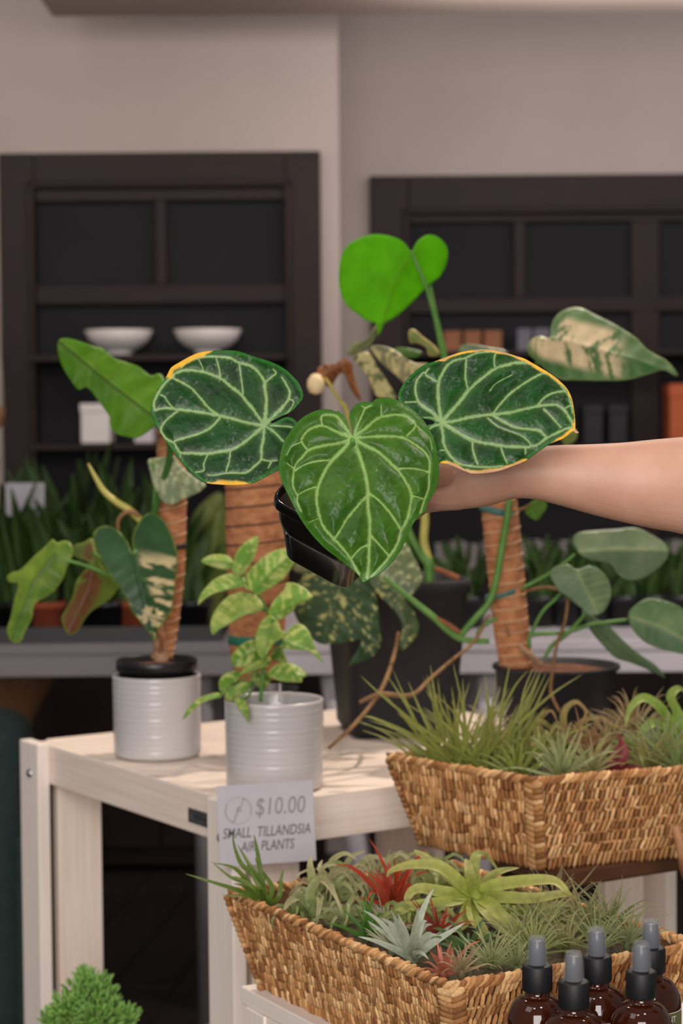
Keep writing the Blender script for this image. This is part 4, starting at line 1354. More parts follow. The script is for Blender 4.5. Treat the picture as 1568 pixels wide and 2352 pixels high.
for pts, rp in ((((380, 318), (480, 400), (580, 480), (680, 562), (800, 575)), [6, 7, 8, 8, 6]), (((680, 560), (740, 490), (800, 420), (830, 320), (850, 200), (868, 100), (880, 10)), [7, 8, 8, 8, 8, 8, 8]),
                (((960, 600), (970, 550), (1100, 540), (1200, 510), (1350, 490)), [5, 5, 5, 5, 4]), (((960, 560), (1010, 460), (1080, 390), (1140, 300)), [4, 4, 4, 3]),
                (((1020, 640), (1050, 590), (1110, 545), (1180, 470)), [4, 5, 5, 4]), (((930, 365), (1050, 300), (1140, 230)), [4, 4, 3]), (((750, 560), (770, 520), (830, 480)), [4, 5, 4])):
    ptube('petiole', [(a_, b2, Y4 - 0.075) for a_, b2 in c8(pts)], rp, 'stem_green', ph4)
ptube('petiole', [(a_, b2, Y4 - 0.03) for a_, b2 in c8([(890, 60), (930, 50), (965, 30)])], [3, 3, 2], 'stem_brown', ph4)
ptube('aerial_root', [(*c8([(930, 380)])[0], Y4 - 0.06)] + [(a_, b2, Y4 - 0.11) for a_, b2 in c8([(1020, 360), (1080, 375), (1110, 400), (1100, 500), (1070, 580), (1050, 700), (1045, 780)])] + [(*c8([(1078, 855)])[0], Y4 - 0.13)], [3, 4, 4, 4, 4, 4, 4, 4, 3], 'root_brown', ph4)
ptube('aerial_root', [(*c8([(800, 470)])[0], Y4 - 0.06), (*c8([(740, 575)])[0], Y4 - 0.11), (*c8([(640, 660)])[0], Y4 - 0.2), (*c8([(560, 730)])[0], Y4 - 0.26), (*c8([(490, 790)])[0], Y4 - 0.3), (*c8([(370, 785)])[0], Y4 - 0.3), (*c8([(285, 818)])[0], Y4 - 0.3)], [3, 4, 4.5, 5, 6, 6, 4], 'root_brown', ph4)
ptube('dry_sheath', [(a_, b2, Y4 - 0.085) for a_, b2 in c8([(590, 480), (640, 510), (685, 540)])], [2, 6, 4], 'dry_brown', ph4)
ptube('dry_stub', [(a_, b2, Y4 - 0.055) for a_, b2 in c8([(920, 590), (950, 620), (1010, 670)])], [5, 7, 8], 'stump', ph4)
ptube('dry_stub', [(a_, b2, Y4 - 0.055) for a_, b2 in c8([(865, 500), (875, 540), (880, 555)])], [2, 4, 2], 'root_brown', ph4)

# ================================================================== PRICE CARD
sc = thing('price_sign', 'white price card reading $10.00 small tillandsia air plants, on the near table corner', 'sign', P(612, 1890, 2.585))
cA, cB, cC, cD = P(498, 1806, 2.60), P(718, 1793, 2.58), P(726, 1976, 2.575), P(505, 1992, 2.595)
cu = (cB - cA)
cv_ = (cD - cA)
nrm = cu.cross(cv_).normalized()
if nrm.y > 0:
    nrm = -nrm
th = 0.0012
V = [cA, cB, cC, cD] + [q - nrm * th for q in (cA, cB, cC, cD)]
cardo = obj('card', V, [(0, 3, 2, 1), (4, 5, 6, 7), (0, 1, 5, 4), (1, 2, 6, 5), (2, 3, 7, 6), (3, 0, 4, 7)], 'card', sc, smooth=False)


def card_pt(u, v):
    """u right, v down, in 0..1 of the card"""
    return (cA * (1 - u) + cB * u) * (1 - v) + (cD * (1 - u) + cC * u) * v + nrm * 0.0005


def text_geo(body, shear=0.0, offset=0.0):
    cu_ = bpy.data.curves.new('txt', 'FONT')
    cu_.body = body
    cu_.shear = shear
    cu_.offset = offset
    cu_.resolution_u = 3
    o_ = bpy.data.objects.new('txt', cu_)
    C.objects.link(o_)
    bpy.context.view_layer.update()
    dg = bpy.context.evaluated_depsgraph_get()
    me = bpy.data.meshes.new_from_object(o_.evaluated_get(dg))
    V = np.array([v.co[:] for v in me.vertices])
    Fc = [tuple(p.vertices) for p in me.polygons]
    bpy.data.objects.remove(o_)
    bpy.data.meshes.remove(me)
    return V, Fc


def card_text(body, u0, u1, v0, v1, mat, shear=0.18, offset=0.0):
    V, Fc = text_geo(body, shear, offset)
    lo_, hi = V.min(0), V.max(0)
    W = []
    for q in V:
        a = (q[0] - lo_[0]) / (hi[0] - lo_[0])
        b_ = (q[1] - lo_[1]) / (hi[1] - lo_[1])
        W.append(card_pt(u0 + (u1 - u0) * a, v1 + (v0 - v1) * b_))
    return obj('lettering', W, Fc, mat, cardo, smooth=False)


card_text('$10.00', 0.395, 0.915, 0.175, 0.425, 'ink_grey', 0.16, 0.0)
card_text('SMALL  TILLANDSIA', 0.045, 0.955, 0.525, 0.655, 'ink_dark', 0.22, 0.002)
card_text('AIR  PLANTS', 0.225, 0.785, 0.705, 0.83, 'ink_dark', 0.22, 0.002)
# round emblem: broken circle with a wavy plane-like line through it
V, Fc = [], []


def stroke(pts, w):
    pts = np.array(pts)
    n0 = len(V)
    for i, q in enumerate(pts):
        tdir = pts[min(i + 1, len(pts) - 1)] - pts[max(i - 1, 0)]
        tdir = tdir / (np.linalg.norm(tdir) + 1e-9)
        nn = np.array((-tdir[1], tdir[0])) * w
        for s_ in (-1, 1):
            e_ = q + nn * s_
            V.append(card_pt(0.215 + e_[0] * 0.135, 0.315 + e_[1] * 0.165))
    for i in range(len(pts) - 1):
        Fc.append((n0 + 2 * i, n0 + 2 * i + 1, n0 + 2 * i + 3, n0 + 2 * i + 2))


def arc(a0, a1, n_=14):
    return [(math.cos(math.radians(a0 + (a1 - a0) * i / n_)), math.sin(math.radians(a0 + (a1 - a0) * i / n_))) for i in range(n_ + 1)]


stroke(arc(-62, 25), 0.035)
stroke(arc(115, 215), 0.035)
for a0 in range(225, 292, 13):
    stroke(arc(a0, a0 + 6, 3), 0.035)
for a0 in range(35, 108, 13):
    stroke(arc(a0, a0 + 6, 3), 0.035)
stroke([(0.47, -0.88), (0.36, -0.75), (0.32, -0.5), (0.2, -0.3), (0.0, -0.22), (-0.12, -0.05), (-0.05, 0.1), (0.15, 0.08), (0.22, -0.06), (0.1, -0.18), (-0.05, 0.0), (-0.15, 0.2), (-0.1, 0.35)], 0.035)
stroke([(-0.1, 0.3), (-0.28, 0.42), (-0.22, 0.6), (-0.36, 0.72), (-0.42, 0.9)], 0.045)
obj('emblem', V, Fc, 'ink_grey', cardo, smooth=False)

# ================================================================== BASKETS
def blob_unit():
    """low-poly elongated stitch, axis along z, unit length/width"""
    V, Fc = [], []
    rings = [(-0.5, 0.25), (-0.28, 0.46), (0.0, 0.5), (0.28, 0.46), (0.5, 0.25)]
    n_ = 6
    for z, r in rings:
        for k in range(n_):
            a = 2 * math.pi * k / n_
            V.append((r * math.cos(a), r * math.sin(a), z))
    for i in range(4):
        for k in range(n_):
            Fc.append((i * n_ + k, i * n_ + (k + 1) % n_, (i + 1) * n_ + (k + 1) % n_, (i + 1) * n_ + k))
    Fc.append(tuple(range(n_))[::-1])
    Fc.append(tuple(range(4 * n_, 5 * n_)))
    return np.array(V), Fc


BU, BF = blob_unit()
GRASS = [np.array(lin(c_)) for c_ in ((176, 128, 80), (196, 150, 100), (156, 108, 64), (212, 172, 122), (138, 92, 54), (186, 140, 92))]


class Acc:
    def __init__(s):
        s.V, s.F, s.C, s.n = [], [], [], 0

    def add(s, V, F, col):
        s.V.append(np.asarray(V))
        s.F += [tuple(i + s.n for i in f) for f in F]
        s.C.append(np.tile(np.asarray(col), (len(V), 1)) if np.ndim(col) == 1 else np.asarray(col))
        s.n += len(V)

    def build(s, name, mat, parent, kind=None, thick=0, label=None):
        return obj(name, np.vstack(s.V), s.F, mat, parent, col=np.vstack(s.C), kind=kind, thick=thick, label=label)


def blob(acc, c, axis, side, nrm_, L, W, T, col):
    A = np.outer(BU[:, 2] * L, np.array(axis)) + np.outer(BU[:, 0] * W, np.array(side)) + np.outer(BU[:, 1] * T, np.array(nrm_))
    acc.add(A + np.array(c), BF, col)


def basket(name, label, top, bot, rows, pitch, seed, loose=()):
    """top, bot: four corners (A left, B front, C right, D back)"""
    rnd_ = random.Random(seed)
    cen = sum(bot, Vector()) / 4
    t = thing(name, label, 'basket', cen)
    for w in range(4):
        a0, a1, b0, b1 = top[w], top[(w + 1) % 4], bot[w], bot[(w + 1) % 4]
        edge = (a1 - a0)
        n_out = edge.cross(Vector((0, 0, 1))).normalized()
        mid_ = (a0 + a1) / 2
        if (mid_ - cen).dot(n_out) < 0:
            n_out = -n_out
        # liner wall
        off = -n_out * 0.0035
        obj('liner_wall', [a0 + off, a1 + off, b1 + off, b0 + off], [(0, 1, 2, 3)], 'liner', t, smooth=False, thick=0.002)
        for r in range(rows):
            acc = Acc()
            v = (r + 0.5) / rows
            p0, p1_ = a0 * (1 - v) + b0 * v, a1 * (1 - v) + b1 * v
            d = p1_ - p0
            L = d.length
            nc = int(L / pitch)
            dn = d.normalized()
            dz = ((b0 + b1) / 2 - (a0 + a1) / 2)
            rh = dz.length / rows
            dzn = dz.normalized()
            lse = w in loose
            for i in range(nc):
                u = (i + 0.5 + rnd_.uniform(-0.12, 0.12)) / nc
                wob = 0.0014 * math.sin(i * 0.9 + r * 2.1)
                sl = (0.22 if r % 2 == 0 else 0.05) + rnd_.uniform(-0.12, 0.12)
                ax = (dzn * -1 + dn * sl).normalized()
                sd = ax.cross(n_out).normalized()
                col = GRASS[rnd_.randrange(6)] * rnd_.uniform(0.85, 1.3)
                blob(acc, p0 + d * u + dzn * rnd_.uniform(-0.001, 0.001) + n_out * (0.0012 + wob), ax, sd, n_out,
                     rh * rnd_.uniform(1.15, 1.4), pitch * (0.66 if lse else rnd_.uniform(0.66, 0.86)), 0.0062, col)
                if lse or r % 3 == 2:
                    col = GRASS[rnd_.randrange(6)] * rnd_.uniform(0.7, 1.0)
                    blob(acc, p0 + d * u - dzn * rh * 0.45 + n_out * 0.0005, (dn + dzn * 0.25).normalized(), dzn, n_out, pitch * 1.5, rh * 0.34, 0.0055, col)
            acc.build('woven_row', 'seagrass', t)
        # rim cord along the wall
        acc = Acc()
        d = a1 - a0
        dn = d.normalized()
        nc = int(d.length / 0.0062)
        for i in range(nc):
            u = (i + 0.5) / nc
            ax = (dn * 0.75 + Vector((0, 0, 0.55)) + n_out * rnd_.uniform(-0.3, 0.3)).normalized()
            col = GRASS[rnd_.randrange(6)] * rnd_.uniform(0.85, 1.2)
            blob(acc, a0 + d * u + Vector((0, 0, 0.002 + rnd_.uniform(-0.001, 0.001))), ax, n_out, ax.cross(n_out), 0.0165, 0.0125, 0.0065, col)
        acc.build('rim_cord', 'seagrass', t)
        # corner braid
        acc = Acc()
        nz = rows * 2
        nout2 = (Vector((a0.x, a0.y, 0)) - Vector((cen.x, cen.y, 0))).normalized()
        sd0 = nout2.cross(Vector((0, 0, 1)))
        for i in range(nz):
            v = (i + 0.5) / nz
            c_ = a0 * (1 - v) + b0 * v + nout2 * 0.002
            for s_ in (-1, 1):
                ax = (sd0 * s_ + Vector((0, 0, 0.35 + rnd_.uniform(-0.15, 0.15)))).normalized()
                col = GRASS[rnd_.randrange(6)] * rnd_.uniform(0.75, 1.1)
                blob(acc, c_ + sd0 * (s_ * 0.0055), ax, ax.cross(nout2), nout2, 0.016, 0.0085, 0.008, col)
        acc.build('corner_braid', 'seagrass', t)
    obj('base', [b_ + Vector((0, 0, dz_)) for dz_ in (0, 0.004) for b_ in bot], [(3, 2, 1, 0), (4, 5, 6, 7), (0, 1, 5, 4), (1, 2, 6, 5), (2, 3, 7, 6), (3, 0, 4, 7)], 'liner', t, smooth=False)
    return t


def moss_bed(parent_name, label, top, bot, v, seed, amp=0.012):
    q = [top[i] * (1 - v) + bot[i] * v for i in range(4)]
    cen = sum(q, Vector()) / 4
    q = [cen + (c_ - cen) * 0.94 for c_ in q]
    N = 26
    V, Fc = [], []
    for j in range(N + 1):
        for i in range(N + 1):
            a, b_ = i / N, j / N
            pnt = (q[0] * (1 - a) + q[1] * a) * (1 - b_) + (q[3] * (1 - a) + q[2] * a) * b_
            e_ = min(a, 1 - a, b_, 1 - b_)
            z = amp * float(fbm(np.array([i * 0.7]), np.array([j * 0.7]), seed)[0]) + 0.01 * min(1, e_ * 5)
            V.append((pnt.x, pnt.y, pnt.z + z))
    for j in range(N):
        for i in range(N):
            Fc.append((j * (N + 1) + i, j * (N + 1) + i + 1, (j + 1) * (N + 1) + i + 1, (j + 1) * (N + 1) + i))
    o_ = obj('dried_moss', V, Fc, 'moss', None, thick=0.004)
    tag(o_, label, 'moss', kind='stuff')
    return q


# upper basket
YU = 2.45
uB = P(1226, 1797, YU)
zU = uB.z
uA = G(893, 1742, zU)
uR = G(1568, 1772, zU)
udir = (uR - uB).normalized()
uC = uB + udir * 0.46
uD = uA + udir * 0.46
lB = P(1243, 1998, YU + 0.02)
zUb = lB.z
ucen = (uA + uB + uC + uD) / 4
utop = [uA, uB, uC, uD]


def inset(top, z, k):
    c_ = sum(top, Vector()) / 4
    return [Vector((c_.x + (q.x - c_.x) * k, c_.y + (q.y - c_.y) * k, z)) for q in top]


lA = P(968, 1915, (uA.y + 0.0))
ubot = []
e1 = (uB - uA).normalized()
for q, s1, s2 in ((uA, 1, 1), (uB, -1, 1), (uC, -1, -1), (uD, 1, -1)):
    w = q + e1 * (0.026 * s1) + udir * (0.026 * s2)
    ubot.append(Vector((w.x, w.y, zUb)))
bkU = basket('seagrass_basket', 'woven seagrass basket of air plants on the dark stool, the upper basket', utop, ubot, 8, 0.0066, 11, loose=(1,))
# rope handle hanging at the basket's right end
tube('rope_handle', [G(1552, 1905, zUb + 0.05), G(1556, 1950, zUb + 0.03) + Vector((0, -0.03, 0)), G(1566, 2000, zUb + 0.0) + Vector((0, -0.03, 0)), G(1585, 1990, zUb + 0.03)], [0.006, 0.006, 0.006, 0.006], 'wicker_bg', bkU, 8)
moss_bed('u', 'dried moss bedding inside the upper basket', utop, ubot, 0.24, 3)

# stool under the upper basket
sc0 = (ubot[0] + ubot[1] + ubot[2] + ubot[3]) / 4 + udir * 0.02
st = thing('plant_stool', 'dark wooden stool with slender legs under the upper basket', 'stool', (sc0.x, sc0.y, 0))
e1h = e1
obox('seat', sc0 - Vector((0, 0, 0.0125)), udir * 0.36, e1h * 0.15, UP * 0.022, 'stool_wood', st, 0.004)
for a_ in (-1, 1):
    for b2 in (-1, 1):
        q = sc0 + udir * (0.15 * a_) + e1h * (0.055 * b2)
        f = sc0 + udir * (0.165 * a_) + e1h * (0.065 * b2)
        tube('leg', [(f.x, f.y, 0), (q.x, q.y, zUb - 0.0237)], [0.005, 0.007], 'stool_wood', st, 8)

# lower basket
YL = 1.90
wB = P(1035, 2272, YL)
zL = wB.z
wA = G(531, 2056, zL)
wC = G(1600, 2178, zL)
wD = wA + (wC - wB)
wtop = [wA, wB, wC, wD]
zLb = P(600, 2285, 2.25).z
e1 = (wB - wA).normalized()
e2 = (wC - wB).normalized()
wbot = []
for q, s1, s2 in ((wA, 1, 1), (wB, -1, 1), (wC, -1, -1), (wD, 1, -1)):
    w = q + e1 * (0.028 * s1) + e2 * (0.028 * s2)
    wbot.append(Vector((w.x, w.y, zLb)))
bkL = basket('seagrass_basket', 'woven seagrass basket of air plants at the front on the white bench, the lower basket', wtop, wbot, 9, 0.0058, 17)
moss_bed('l', 'dried moss bedding inside the lower basket', wtop, wbot, 0.22, 5)

# white bench under the lower basket and the bottles
bn = thing('display_bench', 'white pine bench under the lower basket and the spray bottles', 'bench', ((wA + wB + wC + wD) / 4).to_2d().to_3d())
bc0 = wA + e1 * 0.0 + e2 * 0.004
BL, BW = 0.66, 0.40


def bpnt(a, b_, z):
    q = bc0 + e1 * a + e2 * b_
    return Vector((q.x, q.y, z))


for i in range(5):
    obox('top_board', bpnt(BL / 2, BW * (i + 0.5) / 5, zLb - 0.0105), e1 * BL, e2 * (BW / 5 - 0.0015), UP * 0.02, 'pine_white', bn)
obox('apron', bpnt(BL / 2, 0.012, zLb - 0.055), e1 * (BL - 0.11), e2 * 0.02, UP * 0.068, 'pine_white', bn)
obox('apron', bpnt(BL / 2, BW - 0.012, zLb - 0.055), e1 * (BL - 0.11), e2 * 0.02, UP * 0.068, 'pine_white', bn)
for a_ in (0.03, BL - 0.03):
    for b2 in (0.02, BW - 0.02):
        obox('leg', bpnt(a_, b2, (zLb - 0.0207) / 2), UP * (zLb - 0.0207), e1 * 0.045, e2 * 0.035, 'pine_white', bn)

# ================================================================== AIR PLANTS
def ribbon(acc, pts, w, c_base, c_tip, fold=0.35, n_=14, ref=None, power=1.4, curlside=None):
    """tapered folded ribbon through 3D control points"""
    q = catmull(pts, max(2, n_ // (len(pts) - 1)))
    m_ = len(q)
    V, Fc, col = [], [], []
    ref = Vector(ref) if ref is not None else Vector((0.2, -1, 0.5)).normalized()
    prev = None
    for i in range(m_):
        t_ = i / (m_ - 1)
        tg = Vector(q[min(i + 1, m_ - 1)] - q[max(i - 1, 0)])
        if tg.length < 1e-7:
            tg = Vector((0, 0, 1))
        tg.normalize()
        s = tg.cross(ref)
        if s.length < 0.15 and prev is not None:
            s = prev
        s.normalize()
        if prev is not None and s.dot(prev) < 0:
            s = -s
        prev = s
        nn = s.cross(tg).normalized()
        ww = w * (1 - t_ ** power) * (0.75 + 0.25 * min(1, t_ * 6)) + w * 0.04
        cc = np.array(c_base) * (1 - t_) + np.array(c_tip) * t_
        for a, d in ((-1, 0), (0, 1), (1, 0)):
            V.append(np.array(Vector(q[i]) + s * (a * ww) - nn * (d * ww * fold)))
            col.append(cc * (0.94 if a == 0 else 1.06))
    for i in range(m_ - 1):
        for j in range(2):
            Fc.append((i * 3 + j, i * 3 + j + 1, (i + 1) * 3 + j + 1, (i + 1) * 3 + j))
    acc.add(np.array(V), Fc, np.array(col))


def airplant(name, label, px, py, Y, n_, lpx, wpx, c1, c2, style, seed, group, spread=1.0, up=0.8, tilt=0.0, split=False, parts_mat='blade', lean=(0, 0)):
    """generic rosette: n_ leaves of length lpx photo px"""
    rnd_ = random.Random(seed)
    c = P(px, py, Y)
    k = Y / FPX
    t = thing(name, label, 'air plant', c - Vector((0, 0, 0.006)), group)
    a1, a2 = np.array(lin(c1)), np.array(lin(c2))
    acc = Acc()
    for i in range(n_):
        az = 2.39996 * i + rnd_.uniform(-0.25, 0.25)
        f = (i + 0.5) / n_
        el = math.radians((20 + 65 * (1 - f) * up) + rnd_.uniform(-9, 9)) if style != 'grass' else math.radians(90 - 72 * spread * math.sqrt(f) + rnd_.uniform(-6, 6))
        L = lpx * 1.3 * k * rnd_.uniform(0.7, 1.08)
        d = Vector((math.cos(az) * math.cos(el) + lean[0], math.sin(az) * math.cos(el), math.sin(el) + lean[1])).normalized()
        hz = Vector((math.cos(az), math.sin(az), 0))
        side = hz.cross(UP)
        if style == 'grass':
            pts = [c, c + d * L * 0.35, c + d * L * 0.7 + Vector((0, 0, -0.03 * L)), c + d * L + hz * (0.10 * L) + Vector((0, 0, -0.14 * L * spread))]
        elif style == 'star':
            b1, b2_ = rnd_.uniform(-0.22, 0.22), rnd_.uniform(-0.05, 0.22)
            L *= rnd_.uniform(0.72, 1.12)
            pts = [c, c + d * L * 0.4, c + d * L * 0.75 + hz * 0.06 * L + side * b1 * 0.45 * L, c + d * L + hz * 0.12 * L - UP * b2_ * L + side * b1 * L]
        elif style == 'curl':
            r = L * 0.32
            sgn = 1 if rnd_.random() < 0.5 else -1
            pts = [c, c + d * L * 0.32, c + d * L * 0.55 + hz * 0.12 * L - UP * 0.02 * L, c + d * L * 0.58 + hz * 0.30 * L - UP * 0.22 * L + side * sgn * 0.05 * L,
                   c + d * L * 0.46 + hz * 0.26 * L - UP * 0.40 * L + side * sgn * 0.12 * L, c + d * L * 0.36 + hz * 0.10 * L - UP * 0.36 * L + side * sgn * 0.15 * L]
            zmin = c.z - 0.012
            pts = [Vector((q.x, q.y, max(q.z, zmin))) for q in pts]
        g = rnd_.uniform(0.8, 1.18)
        mixf = rnd_.random() * 0.4
        A = acc if not split else Acc()
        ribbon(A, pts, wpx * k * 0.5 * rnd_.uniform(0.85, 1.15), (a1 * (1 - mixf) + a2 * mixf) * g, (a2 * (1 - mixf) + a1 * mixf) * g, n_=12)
        if split:
            A.build('leaf', parts_mat, t)
    # small leafy base
    V, Fc = lathe_geo((c.x, c.y, c.z - 0.008), [(0.001, 0), (0.5 * wpx * k + 0.003, 0.004), (0.5 * wpx * k + 0.0025, 0.010), (0.001, 0.014)], 10)
    b_ = Acc()
    b_.add(np.array(V), Fc, a1)
    b_.build('base', parts_mat, t)
    if not split:
        acc.build('foliage', parts_mat, t)
    return t


def traced_plant(name, label, px, py, Y, leaves, wpx, c1, c2, group, seed):
    """leaves: list of photo-px polylines with depth offsets (x, y, dY)"""
    rnd_ = random.Random(seed)
    c = P(px, py, Y)
    k = Y / FPX
    t = thing(name, label, 'air plant', c - Vector((0, 0, 0.006)), group)
    a1, a2 = np.array(lin(c1)), np.array(lin(c2))
    for lf in leaves:
        A = Acc()
        pts = [P(x, y, Y + d) for x, y, d in lf]
        g = rnd_.uniform(0.88, 1.12)
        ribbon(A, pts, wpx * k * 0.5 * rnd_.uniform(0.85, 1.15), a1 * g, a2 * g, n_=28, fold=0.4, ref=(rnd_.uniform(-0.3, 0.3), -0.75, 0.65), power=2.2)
        A.build('leaf', 'blade', t)
    V, Fc = lathe_geo((c.x, c.y, c.z - 0.010), [(0.001, 0), (wpx * k * 0.6, 0.004), (wpx * k * 0.55, 0.012), (0.001, 0.018)], 12)
    b_ = Acc()
    b_.add(np.array(V), Fc, a1)
    b_.build('base', 'blade', t)
    return t


GL = 'air plants in the lower basket'
GU = 'air plants in the upper basket'
# --- lower basket
traced_plant('air_plant', 'grassy bright green air plant at the left corner of the lower basket', 612, 2078, 2.24, [
    [(612, 2078, 0), (590, 2020, -0.01), (555, 1985, -0.01), (540, 1950, 0), (533, 1915, 0)], [(612, 2078, 0), (598, 2000, 0.01), (590, 1950, 0.01), (583, 1916, 0.01)],
    [(612, 2078, 0), (580, 2040, 0), (540, 1995, -0.01), (488, 1982, -0.02)], [(612, 2078, 0), (560, 2050, -0.02), (500, 2030, -0.03), (426, 2007, -0.03)],
    [(612, 2078, 0), (575, 2035, 0.02), (530, 2015, 0.02), (485, 1978, 0.02)], [(612, 2078, 0), (590, 2045, -0.02), (555, 2020, -0.02), (525, 2012, -0.02)],
    [(612, 2078, 0), (570, 2060, 0), (510, 2056, -0.02)], [(612, 2078, 0), (600, 2030, 0), (572, 1985, 0), (545, 1940, 0.01)], [(612, 2078, 0), (625, 2040, 0), (600, 2000, 0.02), (585, 1970, 0.02)],
    [(612, 2078, 0), (640, 2060, -0.01), (645, 2020, 0), (652, 1995, 0)], [(612, 2078, 0), (585, 2060, 0.02), (560, 2035, 0.02), (535, 2030, 0.02)], [(612, 2078, 0), (600, 2045, -0.03), (585, 2020, -0.03), (575, 2000, -0.03)]],
    13, (86, 116, 36), (112, 130, 62), GL, 1)
traced_plant('air_plant', 'grey-green curling air plant beside the grassy one in the lower basket', 718, 2092, 2.20, [
    [(718, 2090, 0), (712, 2050, 0), (735, 2018, 0), (760, 2040, -0.02), (785, 2090, -0.03)], [(718, 2090, 0), (690, 2060, 0), (665, 2070, -0.01), (650, 2095, -0.02)],
    [(718, 2090, 0), (735, 2060, -0.02), (725, 2130, -0.04)], [(718, 2090, 0), (700, 2050, 0.02), (690, 2045, 0.02), (670, 2055, 0.02)], [(718, 2090, 0), (750, 2080, 0.02), (790, 2085, 0.02), (810, 2110, 0)],
    [(718, 2090, 0), (720, 2040, 0.02), (712, 1990, 0.02), (715, 1965, 0.03)], [(718, 2090, 0), (760, 2110, -0.02), (800, 2125, -0.02), (815, 2130, -0.02)]], 22, (112, 132, 72), (176, 164, 124), GL, 2)
traced_plant('air_plant', 'pale olive arching air plant in the lower basket behind the red one', 800, 2030, 2.34, [
    [(800, 2030, 0), (780, 1985, 0), (745, 1990, -0.01), (730, 2020, -0.02)], [(800, 2030, 0), (760, 1985, 0.01), (790, 1960, 0.02), (820, 1975, 0.02)], [(800, 2030, 0), (830, 1985, 0), (860, 1968, 0), (905, 1985, 0)],
    [(800, 2030, 0), (760, 2020, -0.02), (735, 1995, -0.02), (740, 1975, 0)], [(800, 2030, 0), (840, 2010, -0.01), (880, 2030, -0.02), (900, 2070, -0.03)], [(800, 2030, 0), (790, 2000, 0.02), (810, 1965, 0.03), (840, 1955, 0.04)],
    [(800, 2030, 0), (830, 2030, -0.03), (850, 2070, -0.04), (845, 2100, -0.05)]], 17, (126, 142, 76), (178, 168, 130), GL, 3)
airplant('air_plant', 'red flushed air plant left of the big ribbon-leaved one in the lower basket', 905, 2085, 2.24, 26, 118, 12, (150, 74, 46), (190, 58, 36), 'star', 14, GL, up=1.0, split=True)
traced_plant('air_plant', 'large lime ribbon-leaved air plant in the middle of the lower basket', 1092, 2058, 2.16, [
    [(1092, 2058, 0), (1088, 2000, 0), (1095, 1962, 0.01), (1118, 1965, 0.03), (1150, 2010, 0.05)], [(1092, 2058, 0), (1080, 2010, -0.01), (1075, 1985, 0), (1068, 1972, 0.01)],
    [(1092, 2058, 0), (1130, 2035, -0.01), (1210, 2022, -0.02), (1270, 2022, -0.03), (1300, 2045, -0.04), (1318, 2058, -0.03)], [(1092, 2058, 0), (1150, 2060, -0.03), (1230, 2062, -0.04), (1300, 2052, -0.04), (1322, 2070, -0.03)],
    [(1092, 2058, 0), (1120, 2020, 0.02), (1150, 2000, 0.02), (1192, 1993, 0.03)], [(1092, 2058, 0), (1060, 2030, -0.01), (1010, 1990, -0.01), (950, 1985, 0), (900, 1998, 0.01), (888, 2015, 0.02)],
    [(1092, 2058, 0), (1040, 2020, 0.02), (980, 1970, 0.03), (950, 1952, 0.04)], [(1092, 2058, 0), (1075, 2090, -0.03), (1060, 2120, -0.05), (1035, 2130, -0.05), (1022, 2110, -0.04), (1040, 2085, -0.03)],
    [(1092, 2058, 0), (1030, 2070, -0.02), (950, 2080, -0.03), (915, 2095, -0.03), (940, 2125, -0.04), (1010, 2132, -0.04), (1050, 2120, -0.04)],
    [(1092, 2058, 0), (1125, 2075, -0.04), (1160, 2110, -0.06), (1220, 2145, -0.06), (1270, 2165, -0.05), (1300, 2190, -0.05)], [(1092, 2058, 0), (1110, 2090, -0.05), (1150, 2130, -0.06), (1160, 2160, -0.06)],
    [(1092, 2058, 0), (1140, 2085, -0.02), (1200, 2092, -0.02), (1280, 2075, -0.01), (1320, 2085, 0)], [(1092, 2058, 0), (1085, 2100, -0.05), (1110, 2140, -0.06), (1105, 2170, -0.06), (1135, 2185, -0.05)],
    [(1092, 2058, 0), (1030, 2050, -0.01), (960, 2040, 0.0), (935, 2065, -0.01), (950, 2085, -0.01)], [(1092, 2058, 0), (1050, 2060, 0.01), (1010, 2100, 0), (990, 2115, -0.01)]],
    31, (146, 158, 66), (182, 176, 110), GL, 4)
airplant('air_plant', 'silvery starfish-shaped air plant near the front wall of the lower basket', 945, 2200, 2.03, 17, 116, 21, (140, 152, 130), (184, 190, 170), 'star', 15, GL, up=1.0, split=True)
airplant('air_plant', 'pink-tipped air plant in the front corner of the lower basket', 1018, 2238, 1.97, 14, 78, 10, (160, 92, 70), (196, 122, 96), 'star', 16, GL, up=1.0, split=True)
airplant('air_plant', 'short bright green tufted air plant left of the silvery one', 845, 2158, 2.12, 16, 92, 12, (62, 106, 34), (82, 124, 46), 'star', 17, GL, up=1.0, split=True)
airplant('air_plant', 'fine whiskery grey air plant behind the silvery one', 884, 2140, 2.14, 46, 62, 5, (142, 140, 108), (176, 172, 146), 'star', 18, GL, up=1.0)
airplant('air_plant', 'fine pale green whiskery air plant at the front right of the lower basket', 1130, 2222, 2.0, 60, 84, 5, (134, 146, 90), (176, 178, 132), 'star', 19, GL, up=0.9)
airplant('air_plant', 'wispy olive air plant behind the spray bottles on the right', 1345, 2150, 2.12, 64, 112, 5, (116, 126, 74), (168, 158, 116), 'star', 20, GL, up=0.95)
airplant('air_plant', 'wispy olive air plant just left of the leftmost bottle cap', 1195, 2180, 2.07, 54, 92, 5.5, (122, 132, 72), (166, 164, 110), 'star', 21, GL, up=0.8)
airplant('air_plant', 'dark red leaved air plant under the big lime ribbon leaves', 1010, 2150, 2.09, 20, 84, 9, (104, 44, 32), (168, 70, 46), 'star', 22, GL, up=0.7, split=True)
airplant('air_plant', 'wispy brownish air plant at the back right of the lower basket', 1275, 2100, 2.22, 44, 104, 5, (120, 112, 74), (160, 144, 108), 'star', 23, GL, up=0.9)
airplant('air_plant', 'pale curly air plant at the back of the lower basket under the upper one', 960, 2020, 2.34, 16, 100, 12, (130, 142, 84), (176, 172, 128), 'curl', 24, GL)
